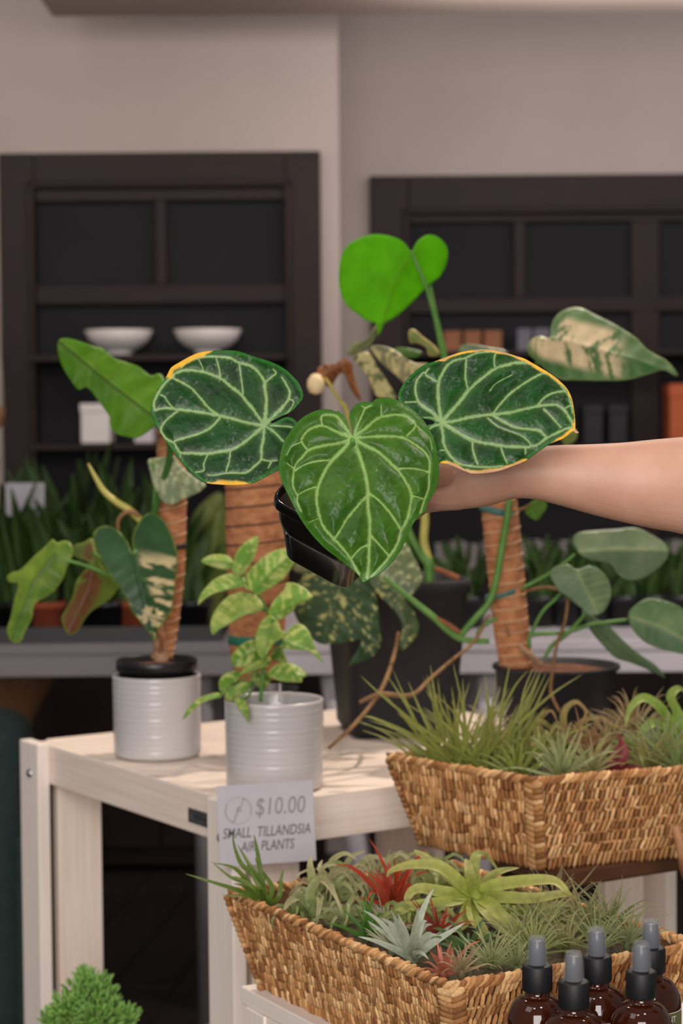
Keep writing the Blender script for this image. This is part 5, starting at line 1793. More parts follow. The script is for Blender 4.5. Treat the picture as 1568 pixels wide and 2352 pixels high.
airplant('air_plant', 'dark green leaved air plant in the front middle of the lower basket', 1075, 2190, 2.04, 18, 78, 12, (60, 92, 42), (92, 118, 66), 'star', 25, GL, up=0.7, split=True)
airplant('air_plant', 'pale curly air plant in the lower basket below the grey-green one', 790, 2120, 2.17, 14, 80, 12, (118, 132, 78), (168, 164, 120), 'curl', 26, GL)
airplant('air_plant', 'wispy grey-green air plant behind the rightmost bottle', 1440, 2170, 2.06, 40, 90, 5, (116, 130, 86), (160, 160, 120), 'star', 27, GL, up=0.9)

# --- upper basket
YG = 2.60
rnd = random.Random(77)
lv = []
for i in range(84):
    a = rnd.uniform(-62, 38)
    if i % 9 == 0:
        a = rnd.uniform(20, 55)
    L = rnd.uniform(150, 285) * (1.0 if a < 25 else 0.95)
    bx = 1085 + rnd.uniform(-75, 75) + a * 0.35
    by = 1785 + rnd.uniform(-18, 6)
    ex, ey = bx + L * math.sin(math.radians(a)), by - L * math.cos(math.radians(a)) * 0.98
    dy = rnd.uniform(-0.05, 0.07)
    droop_ = abs(math.sin(math.radians(a))) * 22
    lv.append([(bx, by, dy * 0.3), ((bx * 2 + ex) / 3, (by * 2 + ey) / 3 - 4, dy * 0.5), ((bx + 2 * ex) / 3, (by + 2 * ey) / 3 - 2, dy * 0.8), (ex + 6 * math.sin(a), ey + droop_, dy)])
lv += [[(1120, 1770, 0), (980, 1680, -0.02), (880, 1600, -0.02), (828, 1552, -0.02)], [(1130, 1770, 0), (1180, 1680, 0), (1260, 1600, 0.02), (1338, 1548, 0.03)], [(1170, 1770, 0), (1190, 1700, 0), (1200, 1600, 0), (1226, 1530, 0)],
       [(1090, 1770, 0), (950, 1690, 0), (860, 1650, 0), (836, 1646, 0)], [(1130, 1780, 0), (1150, 1650, 0), (1180, 1580, 0), (1212, 1540, 0)]]
traced_plant('air_plant', 'big grassy air plant with long thin blades at the left of the upper basket', 1095, 1792, YG, lv, 8.5, (112, 126, 48), (152, 152, 82), GU, 31)
traced_plant('air_plant', 'tan curling air plant in the middle back of the upper basket', 1300, 1700, 2.70, [
    [(1300, 1700, 0), (1250, 1660, -0.02), (1235, 1650, 0), (1265, 1632, 0), (1280, 1660, -0.01)], [(1300, 1700, 0), (1295, 1640, 0), (1320, 1612, 0), (1345, 1635, 0), (1330, 1670, -0.01)],
    [(1300, 1700, 0), (1340, 1655, 0), (1390, 1650, 0), (1415, 1690, -0.01)], [(1300, 1700, 0), (1330, 1670, -0.02), (1380, 1700, -0.03), (1415, 1715, -0.03)], [(1300, 1700, 0), (1270, 1690, -0.02), (1240, 1720, -0.03)],
    [(1300, 1700, 0), (1290, 1650, 0.02), (1300, 1620, 0.03), (1330, 1615, 0.03)], [(1300, 1700, 0), (1360, 1700, -0.02), (1400, 1740, -0.03)], [(1300, 1700, 0), (1250, 1700, -0.02), (1215, 1690, -0.02), (1190, 1710, -0.02)]], 14, (134, 132, 66), (168, 130, 88), GU, 32)
traced_plant('air_plant', 'lime ribbon-leaved air plant at the right edge of the upper basket', 1545, 1680, 2.66, [
    [(1545, 1680, 0), (1520, 1630, 0), (1480, 1602, 0), (1448, 1625, -0.01), (1435, 1670, -0.02)], [(1545, 1680, 0), (1555, 1640, 0), (1540, 1600, 0), (1560, 1580, 0.01), (1580, 1600, 0.02)],
    [(1545, 1680, 0), (1500, 1660, -0.02), (1470, 1690, -0.03), (1480, 1740, -0.03)], [(1545, 1680, 0), (1580, 1640, 0), (1610, 1660, 0)], [(1545, 1680, 0), (1560, 1720, -0.03), (1540, 1760, -0.04)], [(1545, 1680, 0), (1510, 1690, -0.03), (1515, 1740, -0.04)]],
    27, (128, 162, 62), (164, 180, 98), GU, 33)
traced_plant('air_plant', 'dark red upright air plant in the middle of the upper basket', 1415, 1775, 2.56, [
    [(1415, 1775, 0), (1408, 1740, 0), (1425, 1710, 0), (1418, 1682, 0)], [(1415, 1775, 0), (1425, 1755, -0.01), (1436, 1725, -0.01), (1424, 1690, 0)], [(1415, 1775, 0), (1400, 1760, -0.01), (1405, 1730, 0)], [(1415, 1775, 0), (1450, 1765, -0.01), (1490, 1768, -0.02)],
    [(1415, 1775, 0), (1390, 1765, 0), (1372, 1770, 0)]], 20, (112, 40, 46), (140, 60, 60), GU, 34)
airplant('air_plant', 'silvery white-centred air plant in front of the curling one in the upper basket', 1290, 1788, 2.52, 40, 100, 9, (128, 140, 84), (170, 174, 126), 'star', 35, GU, up=1.0)
airplant('air_plant', 'fuzzy tan air plant at the back right of the upper basket', 1455, 1690, 2.68, 60, 96, 4.5, (150, 128, 88), (182, 160, 120), 'star', 36, GU, up=1.0)
airplant('air_plant', 'olive wispy air plant right of the dark red one in the upper basket', 1490, 1768, 2.58, 46, 90, 6, (120, 122, 64), (164, 150, 98), 'star', 37, GU, up=0.9)
airplant('air_plant', 'reddish brown air plant behind the silvery one in the upper basket', 1345, 1745, 2.62, 34, 92, 6, (120, 78, 52), (156, 116, 80), 'star', 38, GU, up=0.95)
airplant('air_plant', 'wispy green air plant at the far right of the upper basket', 1560, 1775, 2.56, 40, 100, 6, (104, 128, 70), (150, 158, 100), 'star', 39, GU, up=1.0)
airplant('air_plant', 'pale whiskery air plant behind the grassy one in the upper basket', 1130, 1715, 2.72, 60, 82, 6, (186, 172, 140), (212, 200, 172), 'star', 40, GU, up=1.0)
airplant('air_plant', 'olive tufted air plant in the centre of the upper basket', 1225, 1755, 2.60, 30, 90, 8, (116, 128, 54), (150, 150, 82), 'star', 41, GU, up=0.9)
airplant('air_plant', 'wispy tan air plant between the dark red and lime ones in the upper basket', 1400, 1720, 2.66, 40, 86, 5.5, (138, 130, 78), (176, 158, 112), 'star', 42, GU, up=0.8)

for (px_, py_, Y_, n2_, l_, w_, ca, cb_, stl, sd_, txt) in (
        (680, 2112, 2.21, 14, 74, 11, (104, 126, 64), (150, 152, 100), 'curl', 61, 'small olive curly air plant just inside the left wall of the lower basket'),
        (760, 2072, 2.27, 20, 88, 13, (112, 134, 72), (170, 166, 120), 'curl', 62, 'pale looping air plant between the grey-green and red ones'),
        (860, 2060, 2.30, 36, 84, 5, (138, 142, 98), (182, 176, 140), 'star', 63, 'whiskery pale air plant just left of the red one'),
        (955, 2130, 2.13, 22, 96, 14, (112, 132, 60), (158, 160, 96), 'curl', 64, 'looping olive air plant above the silvery one'),
        (1005, 2060, 2.24, 18, 96, 13, (128, 146, 72), (172, 168, 112), 'curl', 65, 'lime looping air plant left of the big ribbon-leaved one'),
        (1165, 2105, 2.15, 20, 92, 12, (118, 136, 62), (160, 160, 96), 'curl', 66, 'olive looping air plant right of the big ribbon-leaved one'),
        (1240, 2140, 2.12, 44, 96, 6, (122, 134, 76), (170, 168, 118), 'star', 67, 'fine olive air plant above the leftmost bottle cap'),
        (1300, 2130, 2.16, 16, 88, 11, (112, 126, 62), (156, 150, 100), 'curl', 68, 'olive looping air plant behind the middle bottles'),
        (900, 2185, 2.07, 24, 76, 7, (150, 150, 118), (186, 182, 154), 'star', 69, 'small grey whiskery air plant left of the silvery one'),
        (1185, 2225, 1.99, 36, 72, 5, (110, 128, 78), (160, 164, 118), 'star', 70, 'green whiskery air plant right at the leftmost bottle'),
        (1400, 2130, 2.12, 30, 100, 6, (108, 122, 72), (150, 148, 104), 'star', 71, 'thin bladed air plant between the two rear bottle caps'),
        (1060, 2235, 1.95, 22, 66, 6, (126, 112, 78), (172, 150, 116), 'star', 72, 'tan whiskery air plant beside the front corner'),
        (1225, 2195, 2.03, 40, 92, 7, (116, 132, 68), (164, 164, 108), 'star', 73, 'olive bladed air plant directly behind the leftmost bottle'),
        (1300, 2185, 2.06, 34, 92, 7, (124, 130, 76), (170, 160, 112), 'star', 74, 'tan-green bladed air plant behind the second bottle'),
        (1370, 2185, 2.05, 34, 96, 6, (112, 130, 80), (156, 162, 112), 'star', 75, 'grey-green bladed air plant behind the middle bottle cap'),
        (870, 2030, 2.33, 22, 110, 9, (146, 146, 92), (186, 172, 132), 'curl', 76, 'tall pale looping air plant at the back corner of the lower basket'),
        (985, 2025, 2.36, 18, 104, 10, (122, 142, 78), (172, 172, 120), 'curl', 77, 'tall green looping air plant below the upper basket corner'),
        (745, 2060, 2.27, 18, 96, 8, (140, 138, 92), (184, 168, 132), 'curl', 78, 'tan looping air plant below the price card')):
    airplant('air_plant', txt, px_, py_, Y_, n2_, l_, w_, ca, cb_, stl, sd_, GL, up=0.95)
for (px_, py_, Y_, n2_, l_, w_, ca, cb_, stl, sd_, txt) in (
        (1255, 1720, 2.66, 18, 86, 10, (124, 128, 62), (164, 138, 90), 'curl', 81, 'olive looping air plant behind the silvery one in the upper basket'),
        (1360, 1775, 2.53, 36, 84, 6, (132, 134, 78), (176, 166, 116), 'star', 82, 'pale wispy air plant left of the dark red one in the upper basket'),
        (1460, 1740, 2.62, 16, 90, 11, (112, 132, 66), (158, 160, 102), 'curl', 83, 'green looping air plant behind the dark red one in the upper basket'),
        (1520, 1745, 2.60, 40, 104, 6, (112, 130, 84), (156, 160, 118), 'star', 84, 'grey-green wispy air plant under the lime ribbon one in the upper basket'),
        (1190, 1790, 2.53, 24, 84, 9, (104, 124, 46), (146, 148, 78), 'star', 85, 'olive bladed air plant near the front corner of the upper basket')):
    airplant('air_plant', txt, px_, py_, Y_, n2_, l_, w_, ca, cb_, stl, sd_, GU, up=0.95)

# ================================================================== SPRAY BOTTLES
def bottle_proto(x, y, z0, label):
    t = thing('spray_bottle', label, 'bottle', (x, y, z0), 'amber spray bottles')
    R = 0.0275
    H = 0.985 - z0
    c = (x, y, z0)
    zn = H - 0.0495
    prof = [(R * 0.85, 0), (R * 0.97, 0.003), (R, 0.008), (R, zn - 0.030)]
    for i in range(1, 9):
        a = i / 8 * math.pi / 2
        prof.append((0.0115 + (R - 0.0115) * math.cos(a), zn - 0.030 + 0.026 * math.sin(a)))
    prof += [(0.0110, zn), (0.0110, zn + 0.010), (0.001, zn + 0.010)]
    lathe('glass_body', c, prof, 'amber_glass', t, 48)
    pr = [(0.0128, zn + 0.001), (0.0132, zn + 0.002), (0.0132, zn + 0.0225), (0.0126, zn + 0.0238), (0.0095, zn + 0.0242), (0.001, zn + 0.0242)]
    V, Fc = [], []
    n_ = 96
    for j, (r, z) in enumerate(pr):
        for k in range(n_):
            a = 2 * math.pi * k / n_
            rr = r + (0.00025 if (k % 2 and 0 < j < 3) else 0)
            V.append((x + rr * math.cos(a), y + rr * math.sin(a), z0 + z))
    for j in range(len(pr) - 1):
        for k in range(n_):
            Fc.append((j * n_ + k, j * n_ + (k + 1) % n_, (j + 1) * n_ + (k + 1) % n_, (j + 1) * n_ + k))
    obj('collar', V, Fc, 'black_rubber', t)
    zc0 = zn + 0.0245
    lathe('nozzle', c, [(0.0075, zc0), (0.0072, zc0 + 0.014), (0.0066, zc0 + 0.020), (0.0045, zc0 + 0.0215), (0.001, zc0 + 0.0215)], 'nozzle_grey', t, 20)
    Hc = H - zc0
    capo = lathe('clear_cap', c, [(0.0094, zc0), (0.0097, zc0 + 0.0005), (0.0090, zc0 + Hc * 0.55), (0.0080, zc0 + Hc - 0.003), (0.0064, zc0 + Hc), (0.0055, zc0 + Hc), (0.0068, zc0 + Hc - 0.003), (0.0078, zc0 + Hc * 0.55), (0.0084, zc0 + 0.0005)], 'clear_cap', t, 32, closed=False)
    V, Fc = lathe_geo((x, y, z0), [(0.0064, zc0 + Hc), (0.003, zc0 + Hc + 0.0004), (0.001, zc0 + Hc + 0.0004)], 32)
    obj('cap_top', V, Fc, 'clear_cap', capo)
    # label wrapped round the body: white with a coloured panel to the front
    zl = zn - 0.0305
    lathe('label', c, [(R + 0.0002, zl - 0.055), (R + 0.0004, zl - 0.055), (R + 0.0004, zl), (R + 0.0002, zl)], 'label_white', t, 48, closed=False)
    return t


def label_panel(t, x, y, z0, mat, a0, a1, word):
    R = 0.0275 + 0.0007
    zl = 0.985 - z0 - 0.0495 - 0.0305
    V, Fc = [], []
    n_ = 20
    for i in range(n_ + 1):
        a = math.radians(a0 + (a1 - a0) * i / n_)
        for z in (zl - 0.05, zl - 0.0004):
            V.append((x + R * math.cos(a), y + R * math.sin(a), z0 + z))
    for i in range(n_):
        Fc.append((2 * i, 2 * i + 2, 2 * i + 3, 2 * i + 1))
    lb = obj('label_panel', V, Fc, mat, t)
    if word:
        W, Fc = text_geo(word, 0.0, 0.01)
        lo_, hi = W.min(0), W.max(0)
        sc_ = 0.0052 / (hi[1] - lo_[1])
        V = []
        for q in W:
            a = math.radians(-112) + (q[0] - lo_[0]) * sc_ * 0.9 / R
            zz = zl - 0.0032 - 0.0052 + (q[1] - lo_[1]) * sc_
            V.append((x + (R + 0.0003) * math.cos(a), y + (R + 0.0003) * math.sin(a), z0 + zz))
        obj('lettering', V, Fc, 'label_white', lb, smooth=False)


bl = [(1233, 2150, 'label_olive', 'amber spray bottle with an olive label, leftmost of the five'), (1317, 2185, 'label_olive', 'amber spray bottle nearest the camera, second cap from the left'),
      (1370, 2130, 'label_olive', 'amber spray bottle in the middle of the back row'), (1472, 2163, 'label_orange', 'amber spray bottle with an orange label at the front right'),
      (1494, 2112, 'label_olive', 'amber spray bottle farthest back at the right edge')]
for px, py, lm, txt in bl:
    q = G(px, py, 0.985)
    t = bottle_proto(q.x, q.y, zLb + 0.0008, txt)
    label_panel(t, q.x, q.y, zLb + 0.0008, lm, -128, -20, 'AIR PLANT')

# ================================================================== JUNIPER BONSAI
bb = P(208, 2352, 2.72)
pz = bb.z - 0.135
st2 = thing('side_crate', 'low pine crate carrying the juniper bonsai', 'crate', (bb.x, bb.y, 0))
for i in range(4):
    abox('slat', bb.x - 0.13, bb.x + 0.08, bb.y - 0.11 + i * 0.052, bb.y - 0.063 + i * 0.052, pz - 0.015, pz - 0.001, 'pine', st2, 0.001)
for sx in (-0.12, 0.07):
    for sy in (-0.10, 0.07):
        abox('leg', bb.x + sx - 0.012, bb.x + sx + 0.012, bb.y + sy, bb.y + sy + 0.024, 0, pz - 0.0155, 'pine', st2, 0.001, 'z')
jn = thing('juniper_bonsai', 'bright green juniper bonsai at the bottom left', 'plant', (bb.x, bb.y, pz))
lathe('pot', (bb.x, bb.y, pz - 0.0005), [(0.045, 0), (0.05, 0.002), (0.062, 0.04), (0.066, 0.04), (0.066, 0.047), (0.06, 0.047), (0.058, 0.04)], 'black_plastic', jn, 36)
lathe('soil', (bb.x, bb.y, pz), [(0.0585, 0.039), (0.001, 0.044)], 'soil', jn, 24)
tube('trunk', [(bb.x, bb.y, pz + 0.04), (bb.x + 0.012, bb.y, pz + 0.08), (bb.x - 0.008, bb.y, pz + 0.125), (bb.x + 0.002, bb.y, pz + 0.165)], [0.011, 0.009, 0.007, 0.003], 'bark', jn)
acc = Acc()
rnd = random.Random(5)
pads = [(197, 2245, 24, 0.0), (205, 2280, 52, 0.0), (160, 2315, 42, -0.02), (240, 2290, 34, 0.02), (225, 2330, 52, -0.02), (285, 2335, 32, 0.0), (122, 2338, 26, -0.01), (190, 2300, 40, 0.03), (265, 2350, 40, 0.03), (170, 2345, 40, 0.03)]
for (a_, b2, r, dy) in pads:
    pc = P(a_, b2, 2.72 + dy)
    rr = r * 2.72 / FPX
    tube('branch', [(bb.x + 0.002, bb.y, min(pc.z - 0.005, pz + 0.15)), ((bb.x + pc.x) / 2, (bb.y + pc.y) / 2, pc.z - 0.012), (pc.x, pc.y, pc.z)], [0.003, 0.002, 0.001], 'bark', jn, 6)
    for i in range(int(90 + r * 3.2)):
        d = Vector((rnd.gauss(0, 1), rnd.gauss(0, 1), rnd.gauss(0, 1)))
        d.normalize()
        p0 = pc + Vector((d.x, d.y, d.z * 0.8)) * (rr * rnd.uniform(0.3, 1.25))
        ax = (d + Vector((rnd.uniform(-0.4, 0.4), rnd.uniform(-0.4, 0.4), 0.6))).normalized()
        sd = ax.cross(Vector((0.3, 0.5, 0.8))).normalized()
        g = rnd.uniform(0.6, 1.3)
        blob(acc, p0, ax, sd, ax.cross(sd), rnd.uniform(0.008, 0.014), 0.0034, 0.0034, np.array(lin((140, 186, 92))) * g)
acc.build('foliage', 'blade', jn, kind='stuff')

# ================================================================== HELD ANTHURIUM
def c1(pts):
    return crop(pts, 330, 780, 3.92)


def c2_(pts):
    return crop(pts, 600, 880, 3.5636)


def c3(pts):
    return crop(pts, 900, 780, 3.5636)


YP = 1.93
pcen = P(785, 1129, YP)                         # centre of the pot rim
tiltm = Matrix.Rotation(math.radians(6.4), 3, 'Y') @ Matrix.Rotation(math.radians(43), 3, 'X') @ Matrix.Rotation(math.radians(60), 3, 'Z')
an = thing('potted_anthurium', 'anthurium with three white-veined heart leaves in a small black square pot, held up', 'plant', pcen)
ROOT[an.name] = Vector(pcen)


def sqpot(prof, n_=40):
    V, Fc = [], []
    for h, z in prof:
        for k in range(n_):
            a = 2 * math.pi * k / n_
            e = 1.0 / (abs(math.cos(a)) ** 8 + abs(math.sin(a)) ** 8) ** (1 / 8)
            V.append(pcen + tiltm @ Vector((h * e * math.cos(a), h * e * math.sin(a), z)))
    for i in range(len(prof) - 1):
        for k in range(n_):
            Fc.append((i * n_ + k, i * n_ + (k + 1) % n_, (i + 1) * n_ + (k + 1) % n_, (i + 1) * n_ + k))
    Fc.append(tuple(range(n_))[::-1])
    return V, Fc


hs = 0.0500
V, Fc = sqpot([(hs * 0.72, -0.084), (hs * 0.74, -0.082), (hs * 0.91, -0.0125), (hs * 0.92, -0.012), (hs * 0.985, -0.012), (hs, -0.0105), (hs, -0.001), (hs * 0.985, 0.0), (hs * 0.96, 0.0), (hs * 0.95, -0.002), (hs * 0.9, -0.03), (hs * 0.70, -0.076), (0.001, -0.076)], 64)
obj('nursery_pot', V, Fc, 'black_gloss', an, bevel=0)
V, Fc = sqpot([(hs * 0.935, -0.010), (hs * 0.5, -0.007), (0.001, -0.006)], 64)
Fc.pop()
obj('soil', V, Fc, 'soil', an)

J1, J2, J3 = c1([(1085, 775)])[0], c2_([(745, 450)])[0], c3([(400, 680)])[0]
YA, YB, YCc = 1.885, 1.80, 1.855
ol_left = c1([(1380, 600), (1435, 520), (1415, 430), (1370, 360), (1290, 280), (1200, 225), (1100, 185), (1000, 155), (900, 120), (820, 100), (720, 97), (600, 103), (500, 118), (420, 150), (330, 200), (250, 250), (215, 310), (180, 375), (130, 440), (95, 520), (68, 600), (65, 660), (90, 720), (130, 800), (170, 870), (230, 960), (290, 1040), (350, 1120), (420, 1190), (500, 1260), (580, 1295), (700, 1307), (820, 1312), (920, 1305), (1000, 1285), (1100, 1235), (1215, 1172), (1300, 1120), (1385, 1020), (1425, 910), (1420, 810), (1390, 755), (1350, 715), (1305, 698), (1255, 706), (1165, 752), (1150, 738), (1245, 688), (1325, 650)])
S1 = 1 / 3.92
vl = [(13, 9, [(1085, 775), (950, 755), (800, 715), (690, 690), (560, 665), (420, 645), (310, 632), (200, 620), (100, 635)]),
      (11, 9, [(690, 690), (600, 630), (520, 540), (430, 440), (330, 380), (250, 340)]),
      (14, 8, [(1085, 775), (1000, 650), (920, 550), (870, 490), (780, 420), (690, 350), (560, 300), (460, 280), (360, 280), (290, 305), (250, 340), (180, 410), (120, 500), (90, 570), (100, 635)]),
      (15, 6, [(1085, 775), (1100, 650), (1105, 540), (1090, 430), (1090, 380), (1050, 320), (1010, 270), (940, 230), (860, 210), (780, 170), (700, 158), (600, 155), (500, 165), (400, 200), (340, 255)]),
      (8, 6, [(690, 350), (680, 270), (655, 170)]), (6, 7, [(895, 490), (880, 370), (860, 220)]), (4, 4, [(540, 290), (520, 230), (490, 170)]), (7, 5, [(1100, 380), (1150, 340), (1190, 305), (1165, 270)]),
      (13, 7, [(1085, 775), (1170, 690), (1250, 610), (1300, 540), (1315, 470), (1280, 400), (1245, 340)]), (5, 4, [(1300, 540), (1350, 560), (1310, 640), (1260, 690)]),
      (10, 8, [(690, 700), (620, 780), (520, 840), (400, 880), (290, 910), (270, 930)]),
      (13, 8, [(1085, 775), (1000, 850), (900, 930), (800, 990), (680, 1015), (560, 1030), (430, 1025), (330, 1015), (270, 930), (200, 890), (155, 820), (200, 730), (300, 650)]),
      (5, 7, [(150, 500), (190, 520), (230, 580), (270, 620)]),
      (12, 5, [(1085, 775), (1080, 880), (1060, 980), (1055, 1080), (1000, 1140), (920, 1200), (820, 1200), (740, 1205), (640, 1222), (580, 1222)]),
      (7, 6, [(780, 1010), (770, 1090), (740, 1195)]), (6, 4, [(575, 1040), (540, 1120), (540, 1180), (470, 1195)]), (8, 5, [(1060, 1080), (1130, 1095), (1200, 1090)]), (5, 4, [(1145, 1105), (1120, 1160)]),
      (6, 4, [(330, 1015), (330, 1060)]), (11, 8, [(1085, 775), (1170, 830), (1230, 890), (1280, 940)]), (6, 6, [(1140, 775), (1220, 780), (1300, 785), (1360, 800)])]
vl = [(a * S1 * 1.32, b_ * S1 * 1.32, c1(p)) for a, b_, p in vl]


def yel_left(x, y):
    u, v = (x - 330) * 3.92, (y - 780) * 3.92
    top = sstep(180, 260, u) * (1 - sstep(520, 640, u)) * (v < 420)
    bot_ = sstep(540, 700, u) * (1 - sstep(820, 1010, u)) * (v > 1150)
    return 12 * top + 10 * bot_


hero_leaf(an, ol_left, YA, vl, (7, 48, 8), (16, 70, 16), (140, 172, 110), (-0.10, -0.50), 2.1, 4, 0.0036, yel_left, None, 'dark green heart leaf with pale veins and yellow edge patches', rimcol=(34, 98, 26), rimw=10, curl=-0.004, gloss_specks=0.14)

ol_mid = c2_([(720, 270), (735, 225), (770, 180), (820, 160), (905, 155), (935, 132), (1000, 120), (1080, 128), (1160, 165), (1250, 225), (1330, 310), (1390, 410), (1425, 500), (1445, 600), (1452, 720), (1440, 830), (1400, 920), (1360, 985), (1350, 1040), (1290, 1090), (1245, 1150), (1210, 1220), (1170, 1310), (1120, 1400), (1050, 1490), (970, 1560), (880, 1610), (832, 1634), (805, 1600), (790, 1570), (720, 1510), (620, 1430), (500, 1335), (380, 1200), (290, 1060), (220, 920), (165, 800), (142, 690), (155, 580), (185, 480), (240, 390), (310, 305), (390, 250), (480, 218), (560, 218), (615, 236), (632, 226), (680, 272), (705, 320), (725, 380), (741, 428), (751, 422), (737, 350), (726, 310)])
S2 = 1 / 3.5636
vm_ = [(17, 13, [(745, 450), (790, 560), (830, 680), (860, 800), (870, 880), (870, 1000), (885, 1120), (885, 1250), (880, 1370), (875, 1500), (860, 1590)]),
       (16, 9, [(745, 450), (650, 560), (570, 640), (510, 740), (465, 850), (450, 950), (470, 1070), (510, 1180), (600, 1280), (680, 1370), (740, 1450), (800, 1560)]),
       (13, 5, [(745, 450), (640, 490), (520, 510), (400, 540), (340, 600), (280, 670), (260, 760), (260, 850), (295, 920), (295, 970), (330, 1050)]),
       (13, 7, [(745, 450), (620, 400), (500, 350), (400, 375), (345, 430), (330, 480), (370, 540)]),
       (11, 6, [(740, 440), (690, 370), (640, 300), (590, 265), (510, 265), (490, 290), (500, 350)]),
       (5, 3, [(320, 485), (250, 520), (210, 590)]), (8, 7, [(560, 630), (450, 640), (350, 670), (280, 715)]), (6, 5, [(440, 850), (360, 880), (300, 915)]), (5, 3, [(265, 700), (215, 660)]),
       (15, 8, [(745, 450), (850, 510), (950, 560), (1040, 640), (1120, 720), (1180, 810), (1225, 900), (1215, 1010), (1190, 1110), (1140, 1210), (1110, 1310), (1050, 1410), (980, 1500), (900, 1580)]),
       (13, 5, [(745, 450), (880, 440), (1020, 435), (1150, 445), (1250, 500), (1340, 570), (1375, 650), (1370, 760), (1365, 860), (1330, 960), (1300, 1060)]),
       (13, 7, [(770, 430), (850, 370), (950, 290), (1040, 265), (1140, 260), (1210, 290), (1260, 350), (1190, 430)]),
       (9, 5, [(760, 420), (790, 340), (830, 250), (850, 210), (900, 185)]), (6, 4, [(980, 270), (980, 185)]), (4, 3, [(850, 205), (820, 190)]),
       (9, 7, [(1130, 700), (1250, 700), (1360, 725)]), (6, 5, [(1230, 920), (1320, 945)]), (3, 2, [(1270, 350), (1370, 450), (1395, 540)]),
       (11, 9, [(865, 920), (800, 990), (700, 1110), (660, 1180), (605, 1265)]), (11, 8, [(880, 900), (960, 960), (1050, 1060), (1110, 1150), (1140, 1200)]),
       (9, 7, [(880, 1320), (800, 1360), (735, 1440)]), (9, 7, [(900, 1250), (970, 1330), (1040, 1410)]),
       (2.5, 2, [(460, 1110), (390, 1140)])]
vm_ = [(a * S2 * 1.32, b_ * S2 * 1.32, c2_(p)) for a, b_, p in vm_]
hero_leaf(an, ol_mid, YB, vm_, (40, 84, 8), (60, 104, 18), (140, 174, 96), (0.06, -0.42), 2.1, 9, 0.0068, None, None, 'large mid green heart leaf with pale veins, in front', rimcol=(56, 104, 26), rimw=15, curl=0.006)

ol_right = c3([(50, 480), (60, 420), (110, 340), (180, 270), (270, 205), (360, 175), (450, 140), (560, 105), (680, 85), (800, 82), (900, 100), (1000, 130), (1080, 155), (1160, 200), (1270, 265), (1360, 330), (1430, 400), (1470, 480), (1490, 580), (1500, 680), (1502, 735), (1528, 762), (1500, 768), (1478, 752), (1400, 810), (1300, 850), (1230, 895), (1150, 950), (1080, 1000), (980, 1040), (880, 1075), (760, 1095), (660, 1098), (610, 1085), (530, 1050), (450, 1020), (380, 1010), (310, 1000), (250, 940), (215, 850), (230, 760), (270, 706), (330, 692), (346, 680), (330, 664), (230, 640), (150, 600), (80, 545)])
vr = [(13, 8, [(400, 680), (520, 665), (640, 635), (800, 615), (950, 600), (1080, 570), (1200, 545), (1330, 535), (1400, 570), (1450, 640), (1480, 700)]),
      (14, 9, [(400, 680), (480, 590), (560, 500), (620, 420), (720, 330), (840, 240), (950, 205), (1050, 190), (1160, 200), (1260, 250)]),
      (14, 5, [(400, 680), (385, 560), (375, 450), (380, 350), (410, 280), (450, 210), (520, 170), (600, 150), (700, 110), (840, 100)]),
      (7, 7, [(620, 410), (600, 300), (605, 165)]), (6, 5, [(840, 240), (835, 160), (850, 110)]), (8, 5, [(375, 350), (320, 320), (275, 285), (300, 240)]),
      (12, 5, [(400, 680), (330, 600), (270, 560), (215, 510), (190, 420), (200, 340), (250, 280), (275, 270)]), (6, 5, [(190, 510), (110, 515)]),
      (8, 8, [(830, 600), (900, 510), (980, 430), (1080, 360), (1180, 300), (1260, 275), (1340, 330), (1420, 420)]), (8, 6, [(1190, 540), (1240, 480), (1310, 440), (1420, 430), (1460, 520), (1475, 600)]), (6, 5, [(1420, 560), (1470, 535)]),
      (10, 8, [(830, 625), (920, 680), (1010, 720), (1120, 735), (1210, 750), (1260, 800)]), (8, 7, [(1240, 570), (1310, 640), (1380, 720)]), (5, 5, [(780, 640), (860, 710), (960, 750), (1060, 790), (1120, 840), (1140, 880)]),
      (13, 8, [(400, 680), (500, 740), (600, 800), (680, 830), (800, 855), (930, 875), (1080, 880), (1180, 865), (1260, 810), (1400, 740), (1470, 720)]),
      (9, 7, [(655, 840), (665, 920), (700, 1020)]), (7, 5, [(890, 885), (920, 970), (940, 1010)]), (6, 5, [(1090, 890), (1090, 930)]),
      (12, 5, [(400, 680), (415, 780), (430, 870), (490, 970), (560, 1020), (680, 1040), (800, 1045), (900, 1035)]), (5, 5, [(390, 910), (430, 905)]),
      (8, 6, [(400, 690), (340, 710), (310, 730)]), (5, 4, [(380, 670), (320, 640), (260, 640)]), (5, 4, [(345, 640), (330, 590), (270, 565)]), (3, 3, [(800, 420), (850, 360), (980, 290)])]
vr = [(a * S2 * 1.32, b_ * S2 * 1.32, c3(p)) for a, b_, p in vr]


def yel_right(x, y):
    u, v = (x - 900) * 3.5636, (y - 780) * 3.5636
    top = sstep(330, 420, u) * (v < 480) * (3.5 + 3 * vn(u / 120, v / 120, 3)) * (1 - sstep(380, 480, v))
    rt_ = (v >= 300) * (v < 760) * (u > 1350) * 2.6
    bot_ = sstep(380, 430, u) * (1 - sstep(1060, 1120, u)) * (v > 930) * 7
    tipb = sstep(1290, 1350, u) * (v > 690) * 6
    return np.maximum(np.maximum(top, rt_), np.maximum(bot_, tipb))


def brn_right(x, y):
    u, v = (x - 900) * 3.5636, (y - 780) * 3.5636
    top = sstep(380, 420, u) * (1 - sstep(1000, 1060, u)) * (v < 200) * 3.2 * (vn(u / 90, 0 * v, 7) > 0.35)
    bot_ = sstep(430, 500, u) * (1 - sstep(1040, 1090, u)) * (v > 960) * 5.0
    tipb = (u > 1490) * (v > 735) * 6
    return np.maximum(np.maximum(top, bot_), tipb)


